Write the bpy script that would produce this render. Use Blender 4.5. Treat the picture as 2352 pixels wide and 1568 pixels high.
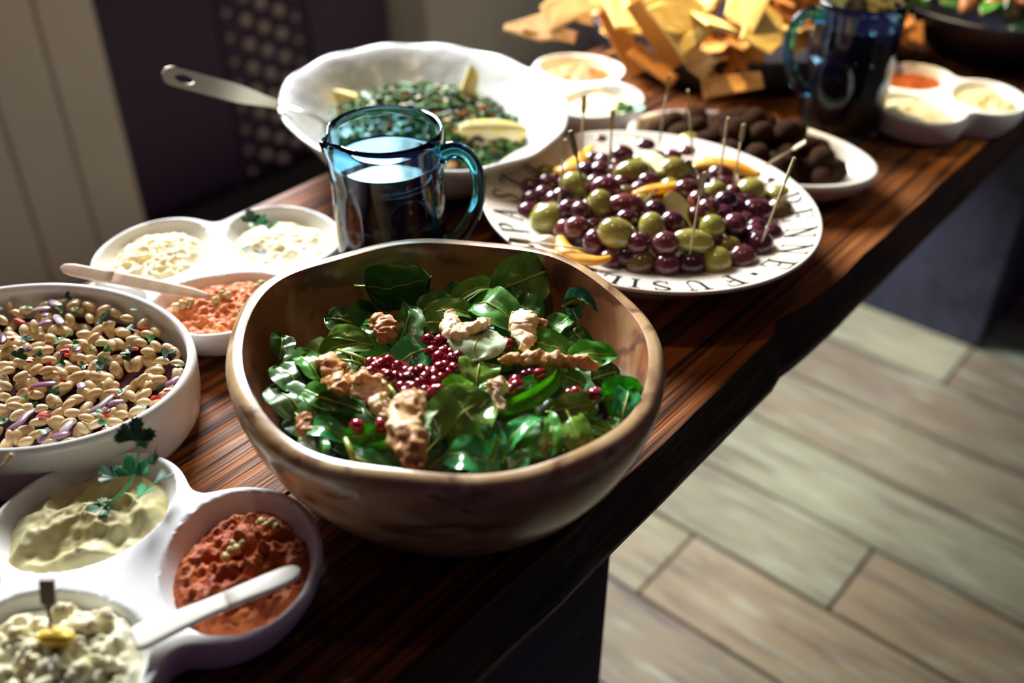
import bpy, bmesh, math, random
import numpy as np
from mathutils import Vector, Matrix, noise as MN
random.seed(7)
for o in list(bpy.data.objects): bpy.data.objects.remove(o)
SC = bpy.context.scene
COL = SC.collection
PI = math.pi
# ------------------------------------------------------------------ camera
CW, CH, FPX, PITCH = 2352, 1568, 2300.0, math.radians(36.0)
CC = Vector((0, 0, 1.29))
FW = Vector((0, math.cos(PITCH), -math.sin(PITCH))); RT = Vector((1, 0, 0)); UP = Vector((0, math.sin(PITCH), math.cos(PITCH)))
cam = bpy.data.cameras.new('camera'); camo = bpy.data.objects.new('camera', cam); COL.objects.link(camo)
camo.location = CC; camo.rotation_euler = (PI/2 - PITCH, 0, 0)
cam.sensor_width = 36.0; cam.lens = 36.0*FPX/CW; cam.clip_start = 0.02
cam.dof.use_dof = True; cam.dof.focus_distance = 0.78; cam.dof.aperture_fstop = 2.6; cam.dof.aperture_blades = 0
SC.camera = camo
# ------------------------------------------------------------------ world, lights, exposure
TA = Vector((.643, .766, 0)); TN = Vector((.766, -.643, 0))           # along / across the table
def tn(t, n, z): return TA*t + TN*n + Vector((0, 0, z))
w = bpy.data.worlds.new('world'); SC.world = w; w.use_nodes = True
bg = w.node_tree.nodes['Background']; bg.inputs[0].default_value = (.46, .27, .66, 1); bg.inputs[1].default_value = .052
def area_light(name, loc, direction, sx, sy, energy, color):
    l = bpy.data.lights.new(name, 'AREA'); l.shape = 'RECTANGLE'; l.size = sx; l.size_y = sy; l.energy = energy; l.color = color
    o = bpy.data.objects.new(name, l); COL.objects.link(o); o.location = loc
    o.rotation_euler = Vector(direction).to_track_quat('-Z', 'Y').to_euler(); return o
WALL_N = -2.05
WIN_T, WIN_Z, WIN_W, WIN_H = 1.40, 1.93, 1.25, 1.0
area_light('window_daylight', tn(WIN_T, WALL_N-.12, WIN_Z), tuple(TN + Vector((0, 0, -.3))), WIN_W, WIN_H, 245, (.95, .98, 1.0))
def spot_lamp(name, loc, target, energy, color, ang=60, r=.03, blend=.5):
    l = bpy.data.lights.new(name, 'SPOT'); l.energy = energy; l.color = color; l.spot_size = math.radians(ang); l.spot_blend = blend; l.shadow_soft_size = r
    o = bpy.data.objects.new(name, l); COL.objects.link(o); o.location = loc
    o.rotation_euler = (Vector(target)-Vector(loc)).to_track_quat('-Z', 'Y').to_euler(); return o
spot_lamp('overhead_spot', (.10, 1.75, 2.35), (.34, 1.50, .8), 185, (1, .70, .30), 30)
spot_lamp('overhead_spot', (.55, .75, 2.3), (.15, .9, .8), 3, (1, .66, .36), 60)
spot_lamp('overhead_spot', (-.25, .75, 2.35), (-.12, 1.0, .8), 13, (1, .64, .34), 42)
spot_lamp('overhead_spot', (1.6, .6, 2.4), (.68, 1.12, 0), 50, (.95, 1.0, .80), 36, .12, .8)
spot_lamp('overhead_spot', tuple(tn(1.5, -1.35, 2.55)), tuple(tn(1.5, WALL_N, .55)), 38, (1, .93, .80), 75, .05, .9)  # unseen spot added to brighten the left wall
SC.view_settings.view_transform = 'Standard'; SC.view_settings.look = 'None'; SC.view_settings.gamma = 1; SC.view_settings.exposure = 0.0
SC.view_settings.use_curve_mapping = False
SC.cycles.use_denoising = True
SC.cycles.max_bounces = 12; SC.cycles.transmission_bounces = 12; SC.cycles.transparent_max_bounces = 16
SC.cycles.sample_clamp_indirect = 6
# ------------------------------------------------------------------ helpers
def at(px, py, z):
    d = FW + RT*((px-CW/2)/FPX) - UP*((py-CH/2)/FPX)
    return CC + d*((z-CC.z)/d.z)
def aty(px, py, y):
    d = FW + RT*((px-CW/2)/FPX) - UP*((py-CH/2)/FPX)
    return CC + d*(y/d.y)
def ss(a, b, x):
    t = min(1, max(0, (x-a)/(b-a))); return t*t*(3-2*t)
def nz(x, y, z=0): return MN.noise(Vector((x, y, z)))
def frac(x, y, z=0, o=4): return MN.fractal(Vector((x, y, z)), 1.0, 2.0, o)
def mesh(name, V, Fc, m=None, smooth=True, mi=None, uv=None):
    me = bpy.data.meshes.new(name); me.from_pydata([tuple(v) for v in V], [], Fc)
    if m is not None:
        for q in (m if isinstance(m, (list, tuple)) else [m]): me.materials.append(q)
    n = len(me.polygons)
    me.polygons.foreach_set('use_smooth', [smooth]*n)
    if mi is not None: me.polygons.foreach_set('material_index', mi)
    if uv is not None:
        l = me.uv_layers.new(name='UVMap'); vi = [0]*len(me.loops); me.loops.foreach_get('vertex_index', vi)
        l.data.foreach_set('uv', [c for i in vi for c in uv[i]])
    me.update(); return me
def link(name, me, parent=None, loc=None, mw=None):
    o = bpy.data.objects.new(name, me); COL.objects.link(o)
    if parent is not None: o.parent = parent
    if mw is not None: o.matrix_world = mw
    if loc is not None: o.location = loc
    return o
def tag(o, label=None, cat=None, group=None, kind=None):
    if label: o['label'] = label
    if cat: o['category'] = cat
    if group: o['group'] = group
    if kind: o['kind'] = kind
    return o
def empty(name, loc=(0, 0, 0), rot=None, mw=None):
    o = bpy.data.objects.new(name, None); COL.objects.link(o); o.empty_display_size = .02; o.location = loc
    if rot: o.rotation_euler = rot
    if mw is not None: o.matrix_world = mw
    return o
def recalc(me):
    bm = bmesh.new(); bm.from_mesh(me); bmesh.ops.recalc_face_normals(bm, faces=bm.faces); bm.to_mesh(me); bm.free(); return me
def lathe(prof, seg=96, ax=(1, 1), rot=0, mod=None):
    """closed solid of revolution; prof from axis (top) round to axis (bottom); mod(r, h, ang) -> (r, h)"""
    V = []; Fc = []; n = len(prof)
    for i in range(seg):
        a = 2*PI*i/seg
        for (r, h) in prof:
            if mod: r, h = mod(r, h, a)
            x, y = r*math.cos(a)*ax[0], r*math.sin(a)*ax[1]
            V.append((x*math.cos(rot)-y*math.sin(rot), x*math.sin(rot)+y*math.cos(rot), h))
    for i in range(seg):
        j = (i+1) % seg
        for k in range(n-1):
            q = [i*n+k, j*n+k, j*n+k+1, i*n+k+1]
            if prof[k][0] == 0: q = [i*n, j*n+k+1, i*n+k+1]
            elif prof[k+1][0] == 0: q = [i*n+k, j*n+k, i*n+k+1]
            Fc.append(q)
    return V, Fc
def lathe_mesh(name, prof, m, **k):
    V, Fc = lathe(prof, **k); me = mesh(name, V, Fc, m)
    bm = bmesh.new(); bm.from_mesh(me); bmesh.ops.remove_doubles(bm, verts=bm.verts, dist=1e-6); bmesh.ops.recalc_face_normals(bm, faces=bm.faces); bm.to_mesh(me); bm.free(); return me
def sweep(pts, rad, seg=8, flat=(1, 1), cap=True, upv=(0, 0, 1)):
    """tube through pts; rad number or list; flat = scale of (side, normal)"""
    pts = [Vector(p) for p in pts]; n = len(pts); V = []; Fc = []
    for i, p in enumerate(pts):
        t = (pts[min(n-1, i+1)]-pts[max(0, i-1)]).normalized()
        u = Vector(upv); s = t.cross(u)
        if s.length < 1e-4: s = t.cross(Vector((1, 0, 0)))
        s.normalize(); u = s.cross(t).normalized()
        r = rad[i] if isinstance(rad, (list, tuple)) else rad
        for k in range(seg):
            a = 2*PI*k/seg; V.append(p + s*(math.cos(a)*r*flat[0]) + u*(math.sin(a)*r*flat[1]))
    for i in range(n-1):
        for k in range(seg):
            Fc.append([i*seg+k, i*seg+(k+1) % seg, (i+1)*seg+(k+1) % seg, (i+1)*seg+k])
    if cap: Fc.append(list(range(seg-1, -1, -1))); Fc.append([(n-1)*seg+k for k in range(seg)])
    return V, Fc
def box(x0, x1, y0, y1, z0, z1):
    V = [(x, y, z) for x in (x0, x1) for y in (y0, y1) for z in (z0, z1)]
    return V, [[0, 1, 3, 2], [4, 6, 7, 5], [0, 4, 5, 1], [2, 3, 7, 6], [0, 2, 6, 4], [1, 5, 7, 3]]
def bevel_box(x0, x1, y0, y1, z0, z1, b, name, m):
    V, Fc = box(x0, x1, y0, y1, z0, z1); me = mesh(name, V, Fc, m, smooth=False)
    bm = bmesh.new(); bm.from_mesh(me); bmesh.ops.bevel(bm, geom=list(bm.edges), offset=b, segments=2, affect='EDGES'); bmesh.ops.recalc_face_normals(bm, faces=bm.faces); bm.to_mesh(me); bm.free(); return me
def uvsphere(seg, ring, fn=None):
    V = [(0, 0, 1)]; Fc = []
    for i in range(1, ring):
        p = PI*i/ring
        for k in range(seg):
            a = 2*PI*k/seg; V.append((math.sin(p)*math.cos(a), math.sin(p)*math.sin(a), math.cos(p)))
    V.append((0, 0, -1))
    for k in range(seg): Fc.append([0, 1+k, 1+(k+1) % seg])
    for i in range(ring-2):
        for k in range(seg):
            a = 1+i*seg+k; b = 1+i*seg+(k+1) % seg; Fc.append([a, a+seg, b+seg, b])
    l = len(V)-1; s = 1+(ring-2)*seg
    for k in range(seg): Fc.append([l, s+(k+1) % seg, s+k])
    if fn: V = [fn(Vector(v)) for v in V]
    return V, Fc
def join(parts):
    V = []; Fc = []; mi = []
    for v, f, *m in parts:
        b = len(V); V += list(v); Fc += [[i+b for i in q] for q in f]; mi += [m[0] if m else 0]*len(f)
    return V, Fc, mi
def disc(rf, hf, nr=22, nt=64, cx=0, cy=0):
    V = [(cx, cy, hf(cx, cy, 0, 0))]; Fc = []
    for i in range(1, nr+1):
        s = i/nr
        for k in range(nt):
            a = 2*PI*k/nt; R = rf(a)*s; x, y = cx+R*math.cos(a), cy+R*math.sin(a); V.append((x, y, hf(x, y, s, a)))
    for k in range(nt): Fc.append([0, 1+k, 1+(k+1) % nt])
    for i in range(nr-1):
        for k in range(nt):
            a = 1+i*nt+k; b = 1+i*nt+(k+1) % nt; Fc.append([a, a+nt, b+nt, b])
    return V, Fc
# ------------------------------------------------------------------ materials
def mat(name, base, rough=.5, spec=.5, metal=0, trans=0, ior=1.45, coat=0, sss=0, sssr=(.01, .006, .003), layers=(), bump=None, rand=None, stretch=(1, 1, 1), coords='Object', translucent=0, rough_noise=None, veins=None, emit=None):
    m = bpy.data.materials.new(name); m.use_nodes = True; nt = m.node_tree; N = nt.nodes; Lk = nt.links
    p = N['Principled BSDF']; out = N['Material Output']
    p.inputs['Roughness'].default_value = rough; p.inputs['Specular IOR Level'].default_value = spec; p.inputs['Metallic'].default_value = metal
    p.inputs['Transmission Weight'].default_value = trans; p.inputs['IOR'].default_value = ior
    p.inputs['Coat Weight'].default_value = coat; p.inputs['Coat Roughness'].default_value = .12
    if sss: p.inputs['Subsurface Weight'].default_value = sss; p.inputs['Subsurface Radius'].default_value = sssr; p.inputs['Subsurface Scale'].default_value = 1.0
    tc = N.new('ShaderNodeTexCoord'); mp = N.new('ShaderNodeMapping'); mp.inputs['Scale'].default_value = stretch
    Lk.new(tc.outputs[coords], mp.inputs[0]); vec = mp.outputs[0]
    oi = N.new('ShaderNodeObjectInfo')
    if rand or layers:
        # shift the pattern from object to object
        ad = N.new('ShaderNodeVectorMath'); ad.operation = 'ADD'; ml = N.new('ShaderNodeVectorMath'); ml.operation = 'SCALE'
        cb = N.new('ShaderNodeCombineXYZ')
        for i in range(3): Lk.new(oi.outputs['Random'], cb.inputs[i])
        Lk.new(cb.outputs[0], ml.inputs[0]); ml.inputs['Scale'].default_value = 17.3
        Lk.new(vec, ad.inputs[0]); Lk.new(ml.outputs[0], ad.inputs[1]); vec = ad.outputs[0]
    rgb = N.new('ShaderNodeRGB'); rgb.outputs[0].default_value = (*base, 1); cur = rgb.outputs[0]
    if rand:
        cr = N.new('ShaderNodeValToRGB'); e = cr.color_ramp.elements
        cols = [base]+list(rand)
        e[0].position = 0; e[0].color = (*cols[0], 1); e[1].position = 1; e[1].color = (*cols[-1], 1)
        for i, c in enumerate(cols[1:-1], 1): x = e.new(i/(len(cols)-1)); x.color = (*c, 1)
        Lk.new(oi.outputs['Random'], cr.inputs[0]); cur = cr.outputs[0]
    for L in layers:
        kind, scale, col, lo, hi = L[:5]; dist = L[5] if len(L) > 5 else 0; amt = L[6] if len(L) > 6 else 1
        if kind == 'noise':
            t = N.new('ShaderNodeTexNoise'); t.inputs['Scale'].default_value = scale; t.inputs['Detail'].default_value = 5; t.inputs['Distortion'].default_value = dist; val = t.outputs[0]
        elif kind == 'wave':
            t = N.new('ShaderNodeTexWave'); t.inputs['Scale'].default_value = scale; t.inputs['Distortion'].default_value = dist; t.inputs['Detail'].default_value = 4; t.inputs['Detail Scale'].default_value = 1.6; val = t.outputs['Fac']
        elif kind == 'voro':
            t = N.new('ShaderNodeTexVoronoi'); t.inputs['Scale'].default_value = scale; val = t.outputs['Distance']
        Lk.new(vec, t.inputs['Vector'])
        r = N.new('ShaderNodeMapRange'); r.inputs[1].default_value = lo; r.inputs[2].default_value = hi; r.inputs[4].default_value = amt; Lk.new(val, r.inputs[0])
        mx = N.new('ShaderNodeMix'); mx.data_type = 'RGBA'; Lk.new(r.outputs[0], mx.inputs[0]); Lk.new(cur, mx.inputs[6]); mx.inputs[7].default_value = (*col, 1); cur = mx.outputs[2]
    if veins:
        uvn = N.new('ShaderNodeTexCoord'); sp = N.new('ShaderNodeSeparateXYZ'); Lk.new(uvn.outputs['UV'], sp.inputs[0])
        def mth(op, a, b=None):
            q = N.new('ShaderNodeMath'); q.operation = op
            for i, x in enumerate((a, b)):
                if x is None: continue
                if isinstance(x, (int, float)): q.inputs[i].default_value = x
                else: Lk.new(x, q.inputs[i])
            return q.outputs[0]
        au = mth('ABSOLUTE', mth('SUBTRACT', sp.outputs[0], .5))
        ph = mth('FRACT', mth('MULTIPLY', mth('SUBTRACT', sp.outputs[1], mth('MULTIPLY', au, .75)), 5.0))
        side = mth('LESS_THAN', mth('ABSOLUTE', mth('SUBTRACT', ph, .5)), .045)
        mid = mth('LESS_THAN', au, .018)
        vv = mth('MULTIPLY', mth('MAXIMUM', mth('MULTIPLY', side, .55), mid), veins[1])
        mx = N.new('ShaderNodeMix'); mx.data_type = 'RGBA'; Lk.new(vv, mx.inputs[0]); Lk.new(cur, mx.inputs[6]); mx.inputs[7].default_value = (*veins[0], 1); cur = mx.outputs[2]
    Lk.new(cur, p.inputs['Base Color'])
    if bump:
        hs = None
        for (scale, strength, dist) in (bump if isinstance(bump, list) else [bump]):
            t = N.new('ShaderNodeTexNoise'); t.inputs['Scale'].default_value = scale; t.inputs['Detail'].default_value = 4; Lk.new(vec, t.inputs['Vector'])
            b = N.new('ShaderNodeBump'); b.inputs['Strength'].default_value = strength; b.inputs['Distance'].default_value = dist; Lk.new(t.outputs[0], b.inputs['Height'])
            if hs: Lk.new(hs, b.inputs['Normal'])
            hs = b.outputs[0]
        Lk.new(hs, p.inputs['Normal'])
        if coat: Lk.new(hs, p.inputs['Coat Normal'])
    if rough_noise:
        t = N.new('ShaderNodeTexNoise'); t.inputs['Scale'].default_value = rough_noise[0]; Lk.new(vec, t.inputs['Vector'])
        r = N.new('ShaderNodeMapRange'); r.inputs[1].default_value = .35; r.inputs[2].default_value = .65; r.inputs[3].default_value = rough_noise[1]; r.inputs[4].default_value = rough_noise[2]
        Lk.new(t.outputs[0], r.inputs[0]); Lk.new(r.outputs[0], p.inputs['Roughness'])
    if translucent:
        tr = N.new('ShaderNodeBsdfTranslucent'); Lk.new(cur, tr.inputs[0]); ms = N.new('ShaderNodeMixShader'); ms.inputs[0].default_value = translucent
        Lk.new(p.outputs[0], ms.inputs[1]); Lk.new(tr.outputs[0], ms.inputs[2]); Lk.new(ms.outputs[0], out.inputs[0])
    return m
M = {}
M['ceramic'] = mat('white_glaze', (.74, .74, .725), .18, .5, coat=.5)
M['ceramic_warm'] = mat('cream_glaze', (.80, .74, .63), .2, .5, coat=.4)
M['emboss'] = mat('embossed_white_glaze', (.68, .68, .67), .2, .5, coat=.5, bump=(38, .55, .004))
M['table'] = mat('table_wood', (.25, .075, .016), .55, .16, stretch=(1.6, 90, 90), layers=[('noise', 1.3, (.05, .018, .010), .44, .60, .3), ('noise', .35, (.40, .15, .035), .5, .7, .5, .7), ('noise', 3.2, (.018, .009, .008), .53, .63, 0, .85)], bump=[(1.3, 1, .004), (3.5, .6, .0015)], rough_noise=(2, .42, .68))
M['table_edge'] = mat('table_bark_edge', (.045, .018, .012), .6, .35, stretch=(4, 20, 20), layers=[('noise', 2, (.014, .008, .008), .4, .6)], bump=(3, 1, .006))
M['leg'] = mat('table_leg_block', (.060, .062, .098), .8, .2, layers=[('noise', 12, (.038, .036, .06), .45, .7), ('noise', 90, (.13, .12, .15), .62, .72)], bump=(120, .6, .002))
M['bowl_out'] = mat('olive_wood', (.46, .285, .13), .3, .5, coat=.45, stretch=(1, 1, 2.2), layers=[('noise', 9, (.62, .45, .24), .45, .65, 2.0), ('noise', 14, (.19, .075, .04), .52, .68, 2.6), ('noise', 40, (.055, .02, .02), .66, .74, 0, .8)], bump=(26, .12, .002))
M['bowl_in'] = mat('olive_wood_inside', (.30, .115, .05), .3, .5, coat=.4, stretch=(1, 1, 1.6), layers=[('noise', 6, (.50, .30, .15), .56, .74, 2.2), ('noise', 11, (.12, .035, .025), .5, .66, 2.5, .85), ('wave', 4.5, (.085, .035, .04), .72, .97, 16, .6)], bump=(24, .1, .002))  # redder inside wood; the rim's shade also put into its darker tone
M['plank'] = mat('floor_board', (.27, .20, .125), .5, .3, rand=[(.30, .30, .20), (.19, .145, .10), (.25, .21, .14), (.36, .40, .29), (.22, .175, .12)], stretch=(2, 16, 2), layers=[('noise', 3, (.13, .095, .075), .48, .7, .5, .7), ('noise', 4, (.40, .42, .33), .52, .7, .3, .5), ('noise', 1.1, (.12, .085, .085), .62, .72, .6, .6)], bump=(6, .3, .002))
M['subfloor'] = mat('floor_gap', (.03, .027, .026), .9, .1)
M['wall'] = mat('wall_paint', (.66, .59, .48), .6, .3, layers=[('noise', 2, (.50, .44, .36), .4, .7, 0, .5)])
M['dark'] = mat('dark_metal', (.075, .040, .085), .45, .4, layers=[('noise', 7, (.11, .075, .11), .55, .75)])
M['dark2'] = mat('dark_panel', (.055, .030, .064), .5, .35)
M['stud'] = mat('pale_stud', (.46, .35, .30), .5, .4)
M['slate'] = mat('slate_paint', (.085, .105, .17), .65, .3, layers=[('noise', 9, (.12, .14, .22), .45, .7, 0, .7)])
M['liquid'] = mat('dark_drink', (.006, .003, .012), .03, .5, ior=1.34)
M['steel'] = mat('brushed_steel', (.78, .74, .62), .38, .5, metal=1, bump=(60, .08, .001))
M['paddle'] = mat('pale_paddle', (.80, .76, .66), .4, .4)
M['paddle_wood'] = mat('birch_paddle', (.62, .45, .32), .45, .4, stretch=(40, 6, 40), layers=[('noise', 2, (.50, .34, .24), .4, .7)])
M['bamboo'] = mat('bamboo', (.46, .36, .19), .45, .4, stretch=(60, 60, 4), layers=[('noise', 2, (.33, .25, .13), .4, .7)])
M['bamboo_dark'] = mat('dark_bamboo', (.16, .11, .065), .5, .4)
M['ink'] = mat('black_glaze_lettering', (.014, .013, .016), .25, .5)
M['hummus'] = mat('hummus', (.50, .43, .19), .55, .35, sss=.08, layers=[('noise', 30, (.62, .57, .31), .4, .65), ('noise', 70, (.36, .30, .12), .62, .74, 0, .6)], bump=(160, .35, .001))
M['cream_dip'] = mat('cream_dip', (.80, .70, .40), .5, .35, sss=.2, layers=[('noise', 40, (.86, .80, .58), .4, .65), ('noise', 60, (.60, .46, .18), .62, .74, 0, .5)], bump=(150, .3, .001))
M['red_dip'] = mat('red_pepper_dip', (.36, .068, .014), .55, .3, layers=[('noise', 60, (.50, .13, .025), .48, .64), ('noise', 45, (.20, .03, .018), .56, .68, 0, .8)], bump=[(150, .9, .004), (420, .6, .0015)])
M['orange_dip'] = mat('orange_dip', (.58, .15, .03), .5, .35, layers=[('noise', 70, (.68, .24, .06), .48, .64), ('noise', 50, (.30, .06, .02), .56, .68, 0, .7)], bump=[(170, .8, .003), (420, .5, .0012)])
M['chunky'] = mat('chunky_dip', (.66, .60, .36), .5, .4, sss=.15, layers=[('noise', 45, (.78, .76, .56), .45, .62), ('noise', 38, (.30, .27, .08), .58, .70, 0, .8)], bump=(130, .5, .002))
M['nut'] = mat('chopped_nut', (.50, .33, .13), .5, .4, rand=[(.40, .34, .12), (.58, .40, .20)])
M['tabbouleh'] = [mat('herb_green', (.05, .15, .03), .45, .4), mat('herb_pale', (.20, .34, .10), .4, .4), mat('herb_dark', (.018, .05, .018), .45, .4), mat('tomato_bit', (.50, .14, .05), .35, .4), mat('bulgur', (.52, .38, .20), .6, .3)]
M['lemon'] = mat('lemon_rind', (.86, .56, .03), .35, .5, coat=.2, bump=(300, .25, .001))
M['lemon_flesh'] = mat('lemon_flesh', (.88, .72, .22), .25, .5, sss=.2, layers=[('noise', 60, (.92, .84, .50), .45, .65)])
M['lemon_pale'] = mat('lemon_pith', (.80, .80, .34), .3, .5, sss=.2, layers=[('noise', 90, (.88, .86, .56), .4, .7)])
M['orange'] = mat('orange_peel', (.86, .36, .03), .35, .5, coat=.2, layers=[('noise', 60, (.90, .50, .07), .45, .65)], bump=(220, .25, .001))
M['ol_purple'] = mat('purple_olive', (.060, .010, .026), .16, .5, coat=.6, rand=[(.10, .018, .034), (.032, .007, .020), (.15, .035, .035), (.07, .012, .03)], layers=[('noise', 70, (.20, .06, .05), .58, .75, 0, .5)])
M['ol_green'] = mat('green_olive', (.26, .22, .035), .16, .5, coat=.6, rand=[(.34, .31, .06), (.21, .17, .03), (.28, .27, .05)], layers=[('noise', 55, (.42, .40, .13), .52, .7, 0, .7), ('noise', 120, (.10, .10, .02), .62, .72, 0, .6)])
M['ol_brown'] = mat('brown_olive', (.14, .085, .022), .18, .5, coat=.6, rand=[(.10, .05, .02), (.19, .13, .03)], layers=[('noise', 55, (.24, .17, .05), .52, .7, 0, .6)])
M['falafel'] = mat('falafel_crust', (.075, .030, .014), .85, .08, layers=[('noise', 120, (.16, .075, .035), .5, .7)], bump=(260, .9, .003))
M['bean'] = mat('white_bean', (.60, .43, .22), .3, .5, coat=.25, sss=.1, rand=[(.72, .57, .33), (.50, .32, .14), (.66, .50, .27), (.56, .39, .19)], layers=[('noise', 240, (.12, .11, .03), .68, .73, 0, .85)])
M['herb'] = mat('chopped_parsley', (.035, .16, .03), .4, .5, rand=[(.06, .24, .05), (.02, .08, .025), (.03, .18, .07)], translucent=.15)
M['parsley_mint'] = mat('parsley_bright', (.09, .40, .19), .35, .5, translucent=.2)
M['parsley_dark'] = mat('parsley_shaded', (.018, .075, .035), .45, .4, translucent=.1)  # shaded copy of the parsley, its shade put into the green
M['pepper'] = mat('red_pepper', (.62, .025, .015), .2, .5, coat=.4, rand=[(.48, .015, .012), (.70, .06, .025)])
M['onion'] = mat('red_onion', (.13, .018, .075), .25, .5, coat=.3, rand=[(.36, .20, .30), (.16, .03, .10), (.50, .42, .46), (.10, .015, .06)], translucent=.1)
M['chicken_pale'] = mat('pale_chicken', (.80, .60, .35), .5, .35, sss=.1, layers=[('noise', 60, (.66, .38, .17), .5, .7, 0, .8), ('noise', 190, (.05, .03, .02), .70, .74, 0, .9)], bump=(110, .5, .003))
M['chicken'] = mat('grilled_chicken', (.62, .31, .11), .45, .4, sss=.1, layers=[('noise', 50, (.80, .55, .28), .48, .66, 0, .9), ('noise', 70, (.34, .10, .02), .54, .66, 0, .85), ('noise', 170, (.05, .025, .02), .69, .74, 0, .9)], bump=(110, .6, .003))
M['chicken_brown'] = mat('browned_chicken', (.46, .19, .07), .45, .4, layers=[('noise', 60, (.62, .34, .15), .48, .66, 0, .8), ('noise', 160, (.06, .025, .02), .67, .73, 0, .9)], bump=(110, .6, .003))
M['pom'] = mat('pomegranate_seed', (.24, .006, .018), .1, .5, coat=.8, sss=.25, sssr=(.006, .001, .001), rand=[(.12, .004, .012), (.36, .012, .03), (.18, .006, .02)])
M['chip'] = mat('toasted_flatbread', (.74, .36, .08), .6, .3, rand=[(.52, .20, .045), (.82, .50, .15), (.66, .28, .06), (.85, .62, .28), (.45, .15, .04)], layers=[('noise', 40, (.36, .13, .04), .58, .74, 0, .7)], bump=(90, .5, .002))
M['chip_pale'] = mat('pale_flatbread', (.88, .66, .22), .6, .3, layers=[('noise', 25, (.80, .52, .16), .55, .75, 0, .6)], bump=(60, .4, .002))
M['pan'] = mat('black_pan', (.012, .011, .018), .4, .45)
def leafmat(name, base, vein, amt=.8, mott=None, tl=.3, rough=.34, coat=.18):
    L = [('noise', 70, mott, .5, .68, .5, .8)] if mott else []
    if name.endswith(('lime', 'bright')): tl = .5
    return mat(name, base, rough, .5, coat=coat, layers=L, translucent=tl, veins=(vein, amt), bump=(140, .3, .001))
LM = {  # leaf greens also carry light: darker for shaded leaves, brighter for lit ones
 'd': leafmat('spinach_dark', (.040, .14, .022), (.06, .12, .03), .6, (.055, .13, .025), .12),
 'o': leafmat('spinach_olive', (.13, .28, .035), (.16, .24, .06), .7, (.095, .155, .03), .2),
 'm': leafmat('spinach_mid', (.09, .35, .04), (.14, .30, .07), .7, (.08, .20, .04), .25),
 'b': leafmat('spinach_bright', (.10, .46, .04), (.20, .46, .10), .6, (.04, .19, .03), .35),
 'l': leafmat('spinach_lime', (.21, .58, .03), (.36, .62, .10), .5, (.12, .38, .02), .4),
 'p': leafmat('spinach_underside', (.46, .58, .32), (.62, .70, .44), .8, (.40, .53, .27), .3, .45, .1),
 't': leafmat('spinach_teal', (.020, .125, .065), (.05, .26, .14), .6, (.03, .17, .09), .12, .15, .7),
 'g': leafmat('spinach_glossy', (.07, .44, .12), (.16, .44, .20), .6, (.035, .19, .06), .2, .16, .9),
 'y': leafmat('spinach_mottled', (.20, .40, .05), (.30, .36, .10), .7, (.20, .24, .05), .25, .16, .8),  # yellow-green leaf with a dull yellow mottle
}
M['stem'] = mat('spinach_stem', (.34, .44, .05), .35, .5, coat=.2)
def glass_mat():
    m = mat('blue_glass', (.38, .77, .98), 0.0, .5, trans=1, ior=1.45); return m
M['glass'] = glass_mat()
M['glass_dark'] = mat('deep_blue_glass', (.09, .55, .90), 0.0, .5, trans=1, ior=1.45)
# ------------------------------------------------------------------ labels: a place on the clock face of a dish, and how far in from its rim
NUM = 'twelve one two three four five six seven eight nine ten eleven'.split()
ORD = 'first second third fourth fifth sixth seventh eighth ninth tenth eleventh twelfth thirteenth fourteenth fifteenth sixteenth seventeenth eighteenth nineteenth twentieth twenty-first twenty-second twenty-third twenty-fourth'.split()
def clock_labels(items, c, where, cat, group):
    """items: (obj, x, y, description)"""
    fine = len(items) > 40
    buckets = {}
    for o, x, y, d in items:
        h = int(round((math.atan2(x-c[0], y-c[1])/(2*PI)) % 1*24)) % 24
        if not fine: h = (h+1)//2*2 % 24
        buckets.setdefault((h, d), []).append((-math.hypot(x-c[0], y-c[1]), o))
    for (h, d), L in buckets.items():
        L.sort(key=lambda q: q[0]); hour = f"half past {NUM[h//2]}" if h % 2 else f"{NUM[h//2]} o'clock"
        for i, (r, o) in enumerate(L):
            tag(o, f"{d} at {hour} {where}" + (f", {ORD[i]} from rim" if len(L) > 1 else ''), cat, group)
# ================================================================== SETTING
EX = Vector((-.757, .654, 0)); EM = Vector((.654, .757, 0))               # along / across the floor boards
rotE = math.atan2(EX.y, EX.x)
fl = link('floor', mesh('floor', *box(-3, 4.5, -1.2, 5, -.06, -.012), M['subfloor'], False)); tag(fl, kind='structure')
joints = {0: [-.9, .30], -1: [-.35, .55], 1: [-1.2, .02, 1.1], 2: [-.5, .9], 3: [-1.3, -.1, .9], 4: [-.8, .387], -2: [-.7, .2], 5: [-.2], 6: [-1, .5], -3: [-.45], -4: [-.6, .3], 7: [.1], 8: [-.6]}
for k in range(-4, 10):
    m0 = 1.121+.1725*k; js = [-2.2]+joints.get(k, [0.1])+[2.0]
    for a, b in zip(js[:-1], js[1:]):
        me = bevel_box(-(b-a)/2+.002, (b-a)/2-.002, -.0835, .0835, -.02, random.uniform(-.0008, .0008), .0018, 'plank', M['plank'])
        p = EX*((a+b)/2) + EM*(m0+.0862)
        o = link('plank', me, fl, (p.x, p.y, 0)); o.rotation_euler = (0, 0, rotE)
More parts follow.
